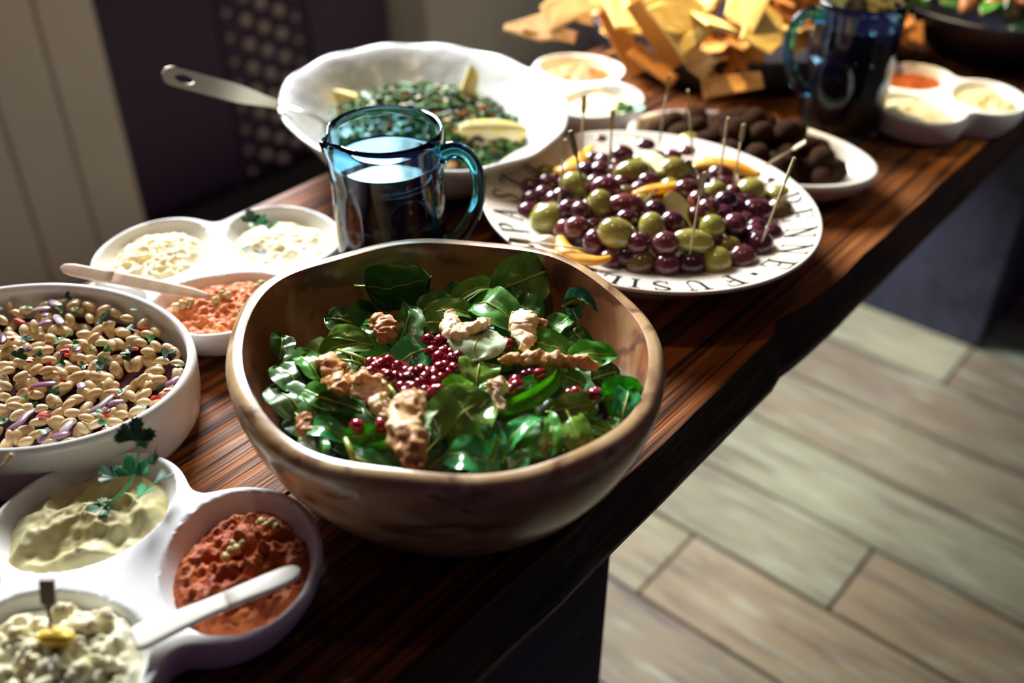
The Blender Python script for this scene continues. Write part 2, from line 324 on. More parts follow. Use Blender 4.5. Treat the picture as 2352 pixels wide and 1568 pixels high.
# wall behind the table with a shallow recess and a window above it
rotT = math.atan2(TA.y, TA.x)
def tbox(t0, t1, n0, n1, z0, z1):
    V = [tn(t, n, z) for t in (t0, t1) for n in (n0, n1) for z in (z0, z1)]
    return V, box(0, 1, 0, 1, 0, 1)[1]
KW = WALL_N/-1.5
AL0, AL1 = 1.066, 2.065
w0, w1 = WIN_T-WIN_W/2, WIN_T+WIN_W/2
N0, N1 = WALL_N-.2, WALL_N-.012; LT = 1.05
pieces = [tbox(-2.2, AL0, N0, N1, 0, LT), tbox(AL1, 5.5, N0, N1, 0, LT), tbox(AL0-.3, AL1+.3, N0-.06, N0+.02, 0, LT), tbox(-2.2, 5.5, N0, N1, LT, WIN_Z-WIN_H/2),
          tbox(-2.2, w0, N0, N1, WIN_Z-WIN_H/2, WIN_Z+WIN_H/2), tbox(w1, 5.5, N0, N1, WIN_Z-WIN_H/2, WIN_Z+WIN_H/2), tbox(-2.2, 5.5, N0, N1, WIN_Z+WIN_H/2, 2.7)]
V, Fc, _ = join(pieces); wl = link('wall_left', recalc(mesh('wall_left', V, Fc, M['wall'], False))); tag(wl, kind='structure')
def board(t0, t1):
    V, Fc = tbox(t0+.0015, t1-.0015, WALL_N-.02, WALL_N, 0, LT); me = mesh('board', V, Fc, M['wall'], False)
    bm = bmesh.new(); bm.from_mesh(me); bmesh.ops.recalc_face_normals(bm, faces=bm.faces); bmesh.ops.bevel(bm, geom=[e for e in bm.edges if abs(e.verts[0].co.z-e.verts[1].co.z) > .5], offset=.005, segments=1, affect='EDGES'); bm.to_mesh(me); bm.free()
    link('panel_board', me, wl)
for i in range(8): board(AL0-.13*(i+1), AL0-.13*i)
for i in range(14): board(AL1+.13*i, AL1+.13*(i+1))
F0, F1, FZ0, FZ1 = WALL_N-.09, WALL_N+.012, WIN_Z-WIN_H/2, WIN_Z+WIN_H/2
wf = join([tbox(w0, w1, F0, F1, FZ0-.03, FZ0), tbox(w0, w1, F0, F1, FZ1, FZ1+.04), tbox(w0-.04, w0, F0, F1, FZ0-.03, FZ1+.04), tbox(w1, w1+.04, F0, F1, FZ0-.03, FZ1+.04), tbox(WIN_T-.015, WIN_T+.015, F0+.02, F0+.05, FZ0, FZ1)])
o = link('window_1', recalc(mesh('window_1', wf[0], wf[1], M['ceramic'], False))); tag(o, kind='structure')
# dark cabinet in the recess with staggered pale studs
CN = WALL_N-.15
cab = empty('cabinet', tn((AL0+AL1)/2, CN, 0))
def cpart(name, geo, m, par=cab, smooth=False):
    V, Fc = geo; off = Vector(cab.location); return link(name, recalc(mesh(name, [Vector(v)-off for v in V], Fc, m, smooth)), par)
cpart('carcass', tbox(AL0+.002, AL1-.02, CN-.02, CN, 0, LT-.01), M['dark'])
cpart('door', tbox(AL0+.02, 1.43, CN, CN+.012, .03, LT-.05), M['dark2'])
pn = cpart('lattice_panel', tbox(1.455, 1.72, CN, CN+.010, .02, .66), M['dark2'])
cpart('top_rail', tbox(AL0+.01, AL1-.03, CN, CN+.022, .60, .64), M['dark'])
cpart('side_panel', tbox(1.74, AL1-.03, CN, CN+.014, .03, LT-.05), M['dark'])
sv, sf = uvsphere(12, 8); stud = mesh('stud', [(v[0]*.0165, v[1]*.0165, v[2]*.0165) for v in sv], sf, M['stud'])
for c in range(5):
    for r in range(10):
        z = .03+r*.063+(c % 2)*.0315
        if z < .57 or (c in (0, 1, 2) and z < .65):
            o = link('stud', stud, pn); q = tn(1.478+c*.054, CN+.014, z)-Vector(cab.location); o.location = q
            k = .55 if c in (0, 4) else 1; o.scale = (k, k, k)
tag(cab, 'tall dark cabinet in the wall recess with staggered rows of pale round studs', 'cabinet')
# ================================================================== TABLE
tb = empty('table', tn(.9, -.58, 0), (0, 0, rotT))
def tlocal(t, n): return (t-.9, -(n+.58))      # local x along, y towards the wall
def slab(n0, n1, name, edge_front, edge_back):
    """one thick board of the top; front (n1) is the outer edge towards the room"""
    nx, prof = 150, None; V = []; Fc = []; t0, t1 = -.9, 2.7
    cs = [(0, .745), (.0, .75), (.25, .75), (.5, .75), (.75, .75), (1, .75), (1.0, .745), (1.0, .70), (1, .688), (0, .688)]
    for i in range(nx+1):
        t = t0+(t1-t0)*i/nx
        jf = (nz(t*3.1, 1.7)*.010+nz(t*11, 5)*.004) if edge_front else 0
        notch = (-.012*ss(.73, .745, t)*(1-ss(.745, .80, t))) if edge_front else 0
        jb = nz(t*4, 9)*.004 if edge_back else 0
        for (s, z) in cs:
            n = n0+jb+(n1-n0)*s
            if s == 1:
                k = (z-.688)/.062; n = n1+(jf+notch)*(.4+.6*k)-.006*k+.004
                if z == .70: n += .004+nz(t*9, 3)*.004
            x, y = tlocal(t, n); zz = z + (nz(t*2.2, n*7)*.0008 if z == .75 else 0)
            V.append((x, y, zz))
    c = len(cs)
    for i in range(nx):
        for k in range(c): Fc.append([i*c+k, i*c+(k+1) % c, (i+1)*c+(k+1) % c, (i+1)*c+k])
    Fc.append(list(range(c))); Fc.append([nx*c+k for k in range(c)][::-1])
    mi = [(1 if (edge_front and 5 <= (q % c) <= 8) else 0) for q in range(nx*c)]+[0, 0]
    me = recalc(mesh(name, V, Fc, [M['table'], M['table_edge']], False, mi)); return link(name, me, tb)
slab(-.868, -.676, 'top_board', False, True); slab(-.6745, -.482, 'top_board', False, False); slab(-.4805, -.292, 'top_board', True, False)
for (t0, t1) in ((.25, .566), (1.985, 2.30)):
    for (n0, n1) in ((-.80, -.348),):
        V, Fc = box(*[tlocal(t0, 0)[0], tlocal(t1, 0)[0]], *sorted((tlocal(0, n0)[1], tlocal(0, n1)[1])), 0, .689)
        me = mesh('leg', V, Fc, M['leg'], False); bm = bmesh.new(); bm.from_mesh(me); bmesh.ops.bevel(bm, geom=list(bm.edges), offset=.006, segments=2, affect='EDGES'); bmesh.ops.recalc_face_normals(bm, faces=bm.faces); bm.to_mesh(me); bm.free(); link('leg', me, tb)
tag(tb, 'long rustic dark wooden plank table with a rough live edge', 'table')
TZ = .75
# ================================================================== DISHES
# --- wooden salad bowl
BC = Vector((-.0493, .584, TZ)); BA = (.162, .150); BR = math.radians(142)
def bowlmod(r, h, a):
    k = ss(.05, .115, h); return r*(1+.010*math.sin(2*a+1)*k+.006*math.sin(5*a+.4)*k), h+k*(.003*math.sin(3*a+.5)+.0018*math.sin(7*a))
def prof_scale(P): return [(r, h) for r, h in P]
outp = [(.918, .1165), (.955, .1175), (.985, .114), (.999, .108), (.995, .096), (.965, .076), (.91, .054), (.83, .033), (.74, .016), (.66, .006), (.60, .001), (.4, 0), (0, 0)]
inp = [(0, .018), (.25, .0185), (.42, .021), (.56, .028), (.68, .042), (.78, .060), (.85, .081), (.888, .101), (.90, .110), (.918, .1165)]
sb = empty('salad_bowl', BC)
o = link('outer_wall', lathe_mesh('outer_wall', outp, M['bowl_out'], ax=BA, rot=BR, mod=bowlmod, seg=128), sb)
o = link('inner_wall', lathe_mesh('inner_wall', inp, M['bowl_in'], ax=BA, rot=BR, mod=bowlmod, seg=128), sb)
for oo in (o,):
    bm = bmesh.new(); bm.from_mesh(oo.data); 
    for f in bm.faces:
        if f.normal.z < 0: f.normal_flip()
    bm.to_mesh(oo.data); bm.free()
tag(sb, 'large round olive wood salad bowl full of spinach, chicken and pomegranate', 'bowl')
# --- bean dish
DC = Vector((-.387, .6365, TZ)); DA = (.140, .108); DR = math.radians(162)
dp = [(0, .008), (.80, .008), (.90, .014), (.932, .026), (.938, .056), (.945, .0605), (.97, .0625), (.993, .0605), (1.0, .056), (.985, .030), (.96, .012), (.92, .003), (.86, 0), (0, 0)]
bd = link('serving_dish', lathe_mesh('serving_dish', dp, M['ceramic'], ax=DA, rot=DR, seg=112), loc=DC)
tag(bd, 'deep straight-sided white dish holding the white bean salad', 'dish')
# --- lettered plate
PZ = TZ+.019
PC = Vector((.1375, .9040, PZ)); PA = (.1767, .162); PR = math.radians(-48.5)
pp = [(0, .010), (.50, .010), (.585, .0125), (.64, .019), (.68, .0245), (.80, .030), (.93, .0365), (.975, .0395), (.99, .041), (1.0, .040), (.995, .037), (.93, .031), (.80, .0235), (.66, .015), (.56, .004), (.54, -.019), (.49, -.019), (.48, .003), (0, .003)]
pl = link('serving_plate', lathe_mesh('serving_plate', pp, M['ceramic_warm'], ax=PA, rot=PR, seg=128), loc=PC)
tag(pl, 'wide cream plate with black pasta lettering round its rim, piled with olives', 'plate')
def plate_r(x, y):
    c, s = math.cos(-PR), math.sin(-PR); X, Y = (x*c-y*s)/PA[0], (x*s+y*c)/PA[1]; return math.hypot(X, Y)
def prof_h(prof, rho):
    for (a, ha), (b, hb) in zip(prof, prof[1:]):
        if a <= rho <= b: return ha+(hb-ha)*(rho-a)/(b-a)
    return prof[0][1]
TH, TK = .045, .13
GL = {  # strokes (x0,y0,x1,y1,width) in a unit box, y up; thick stems and hair lines
 'P': [(.22, 0, .22, 1, TK), (.05, 0, .45, 0, TH), (.05, 1, .30, 1, TH), (.22, 1, .6, .98, TH), (.6, .98, .80, .85, TK*.8), (.80, .85, .80, .66, TK), (.80, .66, .6, .52, TK*.8), (.6, .52, .22, .5, TH)],
 'A': [(.12, 0, .5, 1, TH), (.5, 1, .88, 0, TK), (.26, .36, .74, .36, TH), (0, 0, .28, 0, TH), (.70, 0, 1, 0, TH)],
 'S': [(.78, .78, .70, .92, TH), (.70, .92, .48, 1, TH), (.48, 1, .25, .90, TK*.7), (.25, .90, .22, .72, TK), (.22, .72, .5, .54, TK), (.5, .54, .78, .36, TK), (.78, .36, .76, .14, TK), (.76, .14, .5, 0, TK*.7), (.5, 0, .28, .08, TH), (.28, .08, .18, .26, TH), (.78, .70, .78, 1, TH), (.18, 0, .18, .32, TH)],
 'T': [(.5, 0, .5, 1, TK), (.08, 1, .92, 1, TH), (.08, 1, .06, .76, TH), (.92, 1, .94, .76, TH), (.32, 0, .68, 0, TH)],
 'E': [(.24, 0, .24, 1, TK), (.06, 1, .82, 1, TH), (.06, 0, .86, 0, TH), (.24, .52, .62, .52, TH), (.82, 1, .84, .74, TH), (.86, 0, .90, .28, TH), (.62, .40, .62, .64, TH)],
 'N': [(.16, 0, .16, 1, TH), (.16, 1, .84, 0, TK), (.84, 0, .84, 1, TH), (.02, 1, .26, 1, TH), (.0, 0, .32, 0, TH), (.68, 1, 1, 1, TH)],
 'F': [(.26, 0, .26, 1, TK), (.08, 1, .84, 1, TH), (.08, 0, .46, 0, TH), (.26, .52, .62, .52, TH), (.84, 1, .86, .72, TH), (.62, .40, .62, .64, TH)],
 'U': [(.20, 1, .20, .26, TK), (.20, .26, .34, .04, TK*.8), (.34, .04, .58, .0, TH), (.58, 0, .78, .14, TH), (.78, .14, .82, 1, TH), (.02, 1, .40, 1, TH), (.66, 1, .98, 1, TH)],
 'I': [(.5, 0, .5, 1, TK), (.28, 0, .72, 0, TH), (.28, 1, .72, 1, TH)],
 'L': [(.28, 0, .28, 1, TK), (.1, 1, .5, 1, TH), (.1, 0, .86, 0, TH), (.86, 0, .90, .30, TH)],
 '.': [(.38, .5, .62, .5, .26)],
}
def letter(ch, ang_deg, rad, size=.029, wd=.022):
    V = []; Fc = []; a0 = math.radians(ang_deg)
    for (x0, y0, x1, y1, wt) in GL[ch]:
        ax_, ay_, bx, by = x0*wd, y0*size, x1*wd, y1*size; L = math.hypot(bx-ax_, by-ay_); wt2 = wt*.024/2
        px_, py_ = -(by-ay_)/L*wt2, (bx-ax_)/L*wt2; n = 4; b = len(V)
        for i in range(n+1):
            for s in (-1, 1):
                x = ax_+(bx-ax_)*i/n+px_*s-wd/2; y = ay_+(by-ay_)*i/n+py_*s-size/2
                r = rad+y; a = a0-x/rad; X, Y = r*math.cos(a), r*math.sin(a); h = prof_h(pp[:9], plate_r(X, Y))
                V.append((X, Y, h+.0007)); V.append((X, Y, h-.0006))
        for i in range(n):
            q = b+i*4; Fc += [[q, q+4, q+6, q+2], [q, q+1, q+5, q+4], [q+2, q+6, q+7, q+3]]
        Fc += [[b, b+2, b+3, b+1], [b+n*4, b+n*4+1, b+n*4+3, b+n*4+2]]
    link('letter', recalc(mesh('letter', V, Fc, M['ink'], False)), pl)
for ch, a, r in [('P', 198, .150), ('A', 185.5, .149), ('S', 170.5, .152), ('T', 157, .153), ('A', 143.5, .153), ('P', 5, .152), ('E', -7.6, .156), ('N', -20.8, .160), ('N', -33.5, .163), ('E', -46.3, .164), ('.', -57, .160), ('F', -67, .160), ('U', -79.5, .158), ('S', -91.5, .157), ('I', -100.5, .156), ('L', -109, .154), ('L', -120, .152), ('I', -129, .150), ('.', -146, .150)]:
    letter(ch, a, r*.957, .028, .021)
# --- scalloped white bowl
WC = Vector((-.1052, 1.1139, TZ)); WA = (.1966, .1626); WR = math.radians(-61.2)
def wmod(r, h, a):
    k = ss(.04, .08, h); return r*(1+.004*k*math.sin(13*a)+.003*k*math.sin(5*a+1)), h+k*.0012*math.sin(13*a+1)
wp = [(0, .010), (.46, .010), (.60, .016), (.71, .030), (.80, .047), (.87, .063), (.925, .074), (.965, .0795), (.99, .0808), (1, .079), (.985, .0755), (.93, .068), (.88, .055), (.80, .036), (.70, .018), (.58, .006), (.50, 0), (0, 0)]
wb = link('serving_bowl', lathe_mesh('serving_bowl', wp, M['emboss'], ax=WA, rot=WR, mod=wmod, seg=154), loc=WC)
tag(wb, 'wide white embossed bowl holding chopped herb salad and lemon wedges', 'bowl')
# --- oval falafel dish
OC = Vector((.277, 1.083, TZ)); OA = (.150, .088); OR = math.radians(150.2)
op = [(0, .010), (.66, .010), (.82, .015), (.89, .024), (.91, .033), (.935, .0365), (.97, .0373), (1, .035), (.985, .028), (.92, .017), (.82, .007), (.74, .002), (.70, 0), (0, 0)]
od = link('oval_dish', lathe_mesh('oval_dish', op, M['ceramic_warm'], ax=OA, rot=OR, seg=112), loc=OC)
tag(od, 'oval cream dish heaped with dark brown fried balls', 'dish')
# --- black pan of bread and dark bowl
CB = Vector((.343, 1.515, TZ))
pan = link('bread_pan', lathe_mesh('bread_pan', [(0, .01), (.185, .01), (.205, .02), (.211, .05), (.216, .055), (.221, .05), (.217, .02), (.20, 0), (0, 0)], M['pan'], seg=96), loc=CB)
tag(pan, 'wide black pan overflowing with toasted flatbread pieces', 'pan')
GB = Vector((.752, 1.525, TZ))
gb = link('dark_bowl', lathe_mesh('dark_bowl', [(0, .012), (.09, .012), (.13, .03), (.163, .06), (.176, .078), (.181, .079), (.183, .075), (.172, .055), (.138, .02), (.105, 0), (0, 0)], M['pan'], seg=96), loc=GB)
tag(gb, 'dark round bowl of mixed leaf salad at the far end of the table', 'bowl')
# --- three-lobed dip dishes
def trefoil(name, c, rot, sc, material, label):
    d, wa, wbb, oa, ob, rim, dep = .071*sc, .0505*sc, .0620*sc, .0565*sc, .0680*sc, .037, .026
    dirs = [rot+i*2*PI/3 for i in range(3)]
    def loc(x, y, q): return x*math.cos(q)+y*math.sin(q)-d, -x*math.sin(q)+y*math.cos(q)
    def Rf(a):
        s = (.080*sc)**10
        for q in dirs:
            cu, cv = math.cos(a-q), math.sin(a-q); A = (cu/oa)**2+(cv/ob)**2; B = -2*d*cu/oa**2; Cq = (d/oa)**2-1; D = B*B-4*A*Cq
            if D > 0:
                t = (-B+math.sqrt(D))/(2*A)
                if t > 0: s += t**10
        return s**.1*.985
    def hf(x, y, s, a):
        h = rim-.0035*ss(0, 1, 1-s)+.002
        for q in dirs:
            u, v = loc(x, y, q); r = math.hypot(u/wa, v/wbb)
            if r < 1: h = min(h, rim-dep*(1-r**4)-.0006)
        if s > .985: h -= .0016
        return h
    nr, nt = 58, 168; V, Fc = disc(Rf, hf, nr, nt)
    last = 1+(nr-1)*nt; rings = [(1.003, .033), (.985, .024), (.93, .012), (.85, .003), (.80, 0)]; prev = last
    for (k, z) in rings:
        b = len(V)
        for j in range(nt):
            x, y, _ = V[last+j]; V.append((x*k, y*k, z))
        for j in range(nt): Fc.append([prev+j, b+j, b+(j+1) % nt, prev+(j+1) % nt])
        prev = b
    Fc.append([prev+j for j in range(nt)][::-1])
    o = empty(name, (c[0], c[1], TZ)); me = recalc(mesh(name, V, Fc, material)); owner = []
    for p in me.polygons:
        w = 0
        if p.normal.z > 0 and p.center.z > .008:
            for i, q in enumerate(dirs):
                u, v = loc(p.center.x, p.center.y, q)
                if math.hypot(u/wa, v/wbb) < .99: w = i+1
        owner.append(w)
    for w in range(4):
        bm = bmesh.new(); bm.from_mesh(me); bm.faces.ensure_lookup_table(); bmesh.ops.delete(bm, geom=[bm.faces[i] for i, x in enumerate(owner) if x != w], context='FACES')
        m2 = bpy.data.meshes.new('body' if w == 0 else 'well'); bm.to_mesh(m2); bm.free(); link(m2.name.split('.')[0], m2, o)
    tag(o, label, 'dish')
    return [(c[0]+d*math.cos(q), c[1]+d*math.sin(q), wa, wbb, q) for q in dirs]
FTW = trefoil('triple_dish', (-.2502, .4370), math.radians(9), 1, M['ceramic'], 'white three-lobed dip dish closest to the camera, beside the bean dish')
BTW = trefoil('triple_dish', (-.2801, .8220), math.radians(45), 1, M['ceramic'], 'white three-lobed dip dish behind the bean dish and beside the nearer blue jug')
CTW = trefoil('triple_dish', (.07, 1.265), math.radians(-50), .93, M['ceramic'], 'white three-lobed dip dish between the embossed bowl and the bread pan')
RTW = trefoil('triple_dish', (.552, 1.238), math.radians(-12), .86, M['ceramic_warm'], 'cream three-lobed dip dish beside the farther blue jug at the table edge')
# dips
def dip(name, well, z, mound, amp, scale, m, label, fill=.98, ridged=False, seed=0, nr=48, nt=120, off=(0, 0), big=.0):
    cx, cy, wa, wbb, q0 = well
    def hf(x, y, s, a):
        X, Y = (x+seed)*scale, (y+seed)*scale
        v = frac(X, Y, seed, 4)
        if ridged: v = 1-2*abs(v)
        v2 = nz(X*3.1, Y*3.1, seed+4)
        h = z+mound*(1-s*s)+(amp*v+amp*.35*v2+big*nz(X*.35, Y*.35, 3+seed))*(1-s**6)
        return h-.008*s**10
    V, Fc = disc(lambda a: fill/math.sqrt((math.cos(a-q0)/wa)**2+(math.sin(a-q0)/wbb)**2)*(.985+.025*math.sin(3*a+seed)+.02*math.sin(5*a+2*seed)), hf, nr, nt)
    V = [(x+off[0], y+off[1], h) for x, y, h in V]
    o = link(name, mesh(name, V, Fc, m), loc=(cx, cy, TZ)); tag(o, label, 'dip'); return o
# front dish wells: 0 right (red), 1 upper left (hummus), 2 lower left (chunky)
dip('hummus', FTW[1], .0275, .005, .0072, 24, M['hummus'], 'greenish hummus with swirled ridges and a parsley sprig in the nearest dip dish', ridged=True, seed=3, big=.003)
dip('red_pepper_dip', FTW[0], .0285, .009, .0105, 58, M['red_dip'], 'coarse brick red dip under the white paddle in the nearest dip dish', .95, seed=9, off=(.002, -.001), big=.004)
dip('potato_salad', FTW[2], .031, .012, .0095, 72, M['chunky'], 'pale chunky potato dip stuck with a dark pick in the nearest dip dish', .97, seed=5, big=.003)
# back left dish: rotated 46 deg -> 0: upper right, 1: left, 2: front
dip('cream_dip', BTW[0], .026, .003, .0034, 40, M['cream_dip'], 'smooth pale hummus topped with parsley beside the nearer blue jug', .97, ridged=True, seed=12)
dip('cream_dip', BTW[1], .027, .006, .0055, 60, M['cream_dip'], 'lumpy cream coloured dip in the outermost lobe behind the wooden paddle', .97, ridged=True, seed=14)
dip('red_pepper_dip', BTW[2], .029, .006, .0060, 80, M['orange_dip'], 'bright orange red dip between the bean dish and the wooden salad bowl', .98, seed=17)
dip('red_pepper_dip', CTW[1], .026, .009, .005, 50, M['orange_dip'], 'orange red dip in the dish between the embossed bowl and bread pan', .97, seed=21, nr=20, nt=48)
dip('cream_dip', CTW[0], .028, .004, .003, 50, M['cream_dip'], 'pale cream dip with parsley behind the oval dish of brown balls', .97, seed=22, nr=20, nt=48)
dip('red_pepper_dip', RTW[1], .028, .006, .003, 60, M['red_dip'], 'red dip partly hidden behind the farther blue jug', .97, seed=25, nr=20, nt=48)
dip('cream_dip', RTW[2], .030, .006, .004, 70, M['chunky'], 'yellowish grainy dip just beside the foot of the farther blue jug', .97, seed=27, nr=20, nt=48)
dip('hummus', RTW[0], .030, .005, .005, 60, M['hummus'], 'grey green hummus in the lobe closest to the table edge', .97, seed=29, nr=20, nt=48)
# chopped nuts on the red dips
def blob(name, m, c, r, seed, amp=.3, seg=10, ring=7, sc=(1, 1, 1)):
    V, Fc = uvsphere(seg, ring, lambda v: v*(1+amp*nz(v.x*1.7+seed, v.y*1.7, v.z*1.7)))
    return link(name, mesh(name, [(v[0]*r*sc[0], v[1]*r*sc[1], v[2]*r*sc[2]) for v in V], Fc, m), loc=c)
items = []
for i, (px, py) in enumerate([(612, 1208), (625, 1201), (600, 1200), (635, 1212), (530, 1268), (545, 1262), (556, 1250), (535, 1252), (562, 1240), (520, 1280)]):
    p = at(px, py, TZ+.034); o = blob('nut_piece', M['nut'], p, .0035, i, .6, 8, 6); items.append((o, p.x, p.y, 'chopped nut piece'))
clock_labels(items, FTW[0], 'on the nearest red dip', 'nut', 'nuts on the nearest red dip')
items = []
for i, (px, py) in enumerate([(495, 690), (512, 676), (525, 680), (420, 700), (438, 694), (405, 704), (590, 660), (602, 652)]):
    p = at(px, py, TZ+.039); o = blob('nut_piece', M['nut'], p, .0042, i+20, .6, 8, 6); items.append((o, p.x, p.y, 'chopped nut piece'))
clock_labels(items, BTW[2], 'on the orange red dip', 'nut', 'nuts on the orange red dip')
# lumps of potato
items = []
for i in range(42):
    a = random.uniform(0, 2*PI); r = FTW[2][2]*.82*math.sqrt(random.random()); p = Vector((FTW[2][0]+r*math.cos(a), FTW[2][1]+r*math.sin(a), TZ+.030+.011*(1-(r/FTW[2][2])**2)+random.uniform(-.001, .004)))
    o = blob('potato_lump', M['chunky'], p, random.uniform(.0045, .0085), i+50, .7, 10, 7, (1, random.uniform(.6, 1), .7)); items.append((o, p.x, p.y, 'soft pale potato lump')); o.rotation_euler = (random.random()*6, random.random()*6, random.random()*6)
clock_labels(items, FTW[2], 'in the chunky dip', 'potato', 'lumps in the chunky dip')
o = blob('lemon_piece', M['lemon'], at(128, 1462, TZ+.05), .0085, 77, .5, 12, 8, (1.3, .7, .5)); tag(o, 'bright yellow lemon scrap at the foot of the dark pick', 'lemon')
o = blob('crumbled_piece', M['cream_dip'], at(250, 660, TZ+.018), .016, 78, .4, 14, 9, (1.3, .7, .45)); tag(o, 'pale crumbled piece lying on the table under the wooden paddle', 'crumb')
# ================================================================== JUGS
def jug(loc, rz, label):
    root = empty('glass_jug', loc, (0, 0, rz)); R, H, wth = .0521, .170, .0032
    prof = [(0, .012), (R-.010, .012), (R-wth-.001, .018), (R-wth, .03), (R-wth, .08), (R-wth, .13), (R-wth, .150), (R-wth+.0003, .160), (R-wth+.0005, .168), (R-wth*.5+.0005, H+.0008), (R+.0006, .1685), (R+.0006, .160), (R, .150), (R, .13), (R, .08), (R, .03), (R-.001, .010), (R-.006, .002), (R-.012, 0), (0, 0)]
    def mod(r, h, a):
        if r < R*.8: return r, h
        d = a-PI-.78; k = ss(.125, .170, h)**1.6
        return r+k*((.0085*math.exp(-(d/.15)**2))-.0016*math.exp(-((abs(d)-.42)/.2)**2)), h+k*.0012*math.exp(-(d/.2)**2)
    prof_rot = lathe_mesh('glass_body', prof, M['glass'], seg=120, mod=mod)
    link('glass_body', prof_rot, root)
    ri = R-wth+.0004; lv = .1405
    lq = lathe_mesh('drink', [(0, lv), (ri*.5, lv), (ri-.005, lv), (ri-.003, lv), (ri-.0012, lv+.0003), (ri, lv+.0012), (ri, .08), (ri, .03), (ri-.002, .02), (ri-.008, .0128), (0, .0128)], M['liquid'], seg=96); link('drink', lq, root)
    # handle on +x
    pts = []; rad = []
    for i in range(29):
        u = i/28; a = PI*.5-u*PI*1.02
        x = R-.003+.036*(math.sin(PI*min(1, u*1.06))**.75 if u < .943 else math.sin(PI)*0); 
        P = [(R-.002, .150), (R+.012, .157), (R+.026, .152), (R+.034, .136), (R+.0345, .115), (R+.028, .092), (R+.015, .070), (R-.001, .058)]
        f = u*(len(P)-1); k = min(len(P)-2, int(f)); t = f-k
        p0, p1, p2, p3 = [P[max(0, min(len(P)-1, k+q))] for q in (-1, 0, 1, 2)]
        cr = [.5*((2*p1[j])+(-p0[j]+p2[j])*t+(2*p0[j]-5*p1[j]+4*p2[j]-p3[j])*t*t+(-p0[j]+3*p1[j]-3*p2[j]+p3[j])*t**3) for j in (0, 1)]
        pts.append((cr[0], 0, cr[1])); rad.append(.0072-.0022*math.sin(PI*u))
    V, Fc = sweep(pts, rad, 14, (1.25, .85), upv=(0, 1, 0)); link('handle', recalc(mesh('handle', V, Fc, M['glass_dark'])), root)
    # raised round seal on the front of the glass
    ring = []
    for i in range(37):
        q = 2*PI*i/36; th = math.radians(-50)+.018*math.cos(q)/R; ring.append(((R+.0002)*math.cos(th), (R+.0002)*math.sin(th), .105+.018*math.sin(q)))
    V, Fc = sweep(ring, .0011, 8, cap=False); link('seal_ring', recalc(mesh('seal_ring', V, Fc, M['glass_dark'])), root)
    tag(root, label, 'jug'); return root
jug((-.114, .831, TZ), math.radians(-14), 'blue glass jug of dark drink with bright blue handle, just behind the wooden bowl')
jug((.418, 1.203, TZ), math.radians(192), 'blue glass jug of dark drink farther down the table, in front of the bread')
# ================================================================== HERB SALAD in the embossed bowl
def ellin(c, ax, rot, s, a):
    x, y = ax[0]*s*math.cos(a), ax[1]*s*math.sin(a); return c[0]+x*math.cos(rot)-y*math.sin(rot), c[1]+x*math.sin(rot)+y*math.cos(rot)
def wbp(s_, a_): x, y = ellin((0, 0), WA, WR, s_, a_); return x, y
V = []; dd = disc(lambda a: 1, lambda x, y, s, a: 0, 20, 64)
for x, y, _ in dd[0]:
    s_ = math.hypot(x, y); X, Y = wbp(s_*.715, math.atan2(y, x)); V.append((X, Y, .036+.038*(1-s_**2)+.006*frac(X*50, Y*50, 2)*(1-s_**6)))
parts = [(V, dd[1], 2)]
for i in range(2900):
    a = random.uniform(0, 2*PI); s_ = math.sqrt(random.random()); x, y = wbp(s_*.70, a)
    z = .037+.038*(1-s_*s_)+random.uniform(-.002, .006); q = random.uniform(.0018, .0050); bv, bf = box(-q, q, -q*.7, q*.7, -q*.4, q*.4)
    rm = Matrix.Rotation(random.uniform(0, 6), 3, 'X') @ Matrix.Rotation(random.uniform(0, 6), 3, 'Z'); bv = [rm @ Vector(v)+Vector((x, y, z)) for v in bv]
    parts.append((bv, bf, random.choices([0, 1, 2, 3, 4], [40, 16, 30, 6, 8])[0]))
V, Fc, mi = join(parts); o = link('herb_salad', mesh('herb_salad', V, Fc, M['tabbouleh'], False, mi), loc=WC); tag(o, 'finely chopped green herb salad in the embossed white bowl', 'salad', kind='stuff')
def wedge(r, name='lemon_wedge', ang=1.15, thick=1.0, rind=None, flesh=None):
    """a lemon wedge: rind on the outside, two cut faces; lies with the rind underneath"""
    n, mseg = 12, 8; V = []; Fc = []
    for i in range(n+1):
        p = PI*i/n; rr = r*(math.sin(p)**.85)*.78; x = -r*1.2*math.cos(p)
        for k in range(mseg+1):
            a = -PI/2-ang/2+ang*k/mseg; V.append((x, rr*math.cos(a), rr*math.sin(a)))
    ax0 = len(V)
    for i in range(n+1): p = PI*i/n; V.append((-r*1.2*math.cos(p), 0, .02*r))
    g = mseg+1; mi = []
    for i in range(n):
        for k in range(mseg): Fc.append([i*g+k, i*g+k+1, (i+1)*g+k+1, (i+1)*g+k]); mi.append(0)
        for k, in ((0,), (mseg,)): Fc.append([i*g+k, (i+1)*g+k, ax0+i+1, ax0+i]); mi.append(1)
    me = mesh(name, V, Fc, [rind or M['lemon'], flesh or M['lemon_flesh']], True, mi)
    bm = bmesh.new(); bm.from_mesh(me); bmesh.ops.recalc_face_normals(bm, faces=bm.faces)
    for e in bm.edges:
        if len(e.link_faces) == 2 and e.link_faces[0].material_index != e.link_faces[1].material_index: e.smooth = False
    bm.to_mesh(me); bm.free(); return me
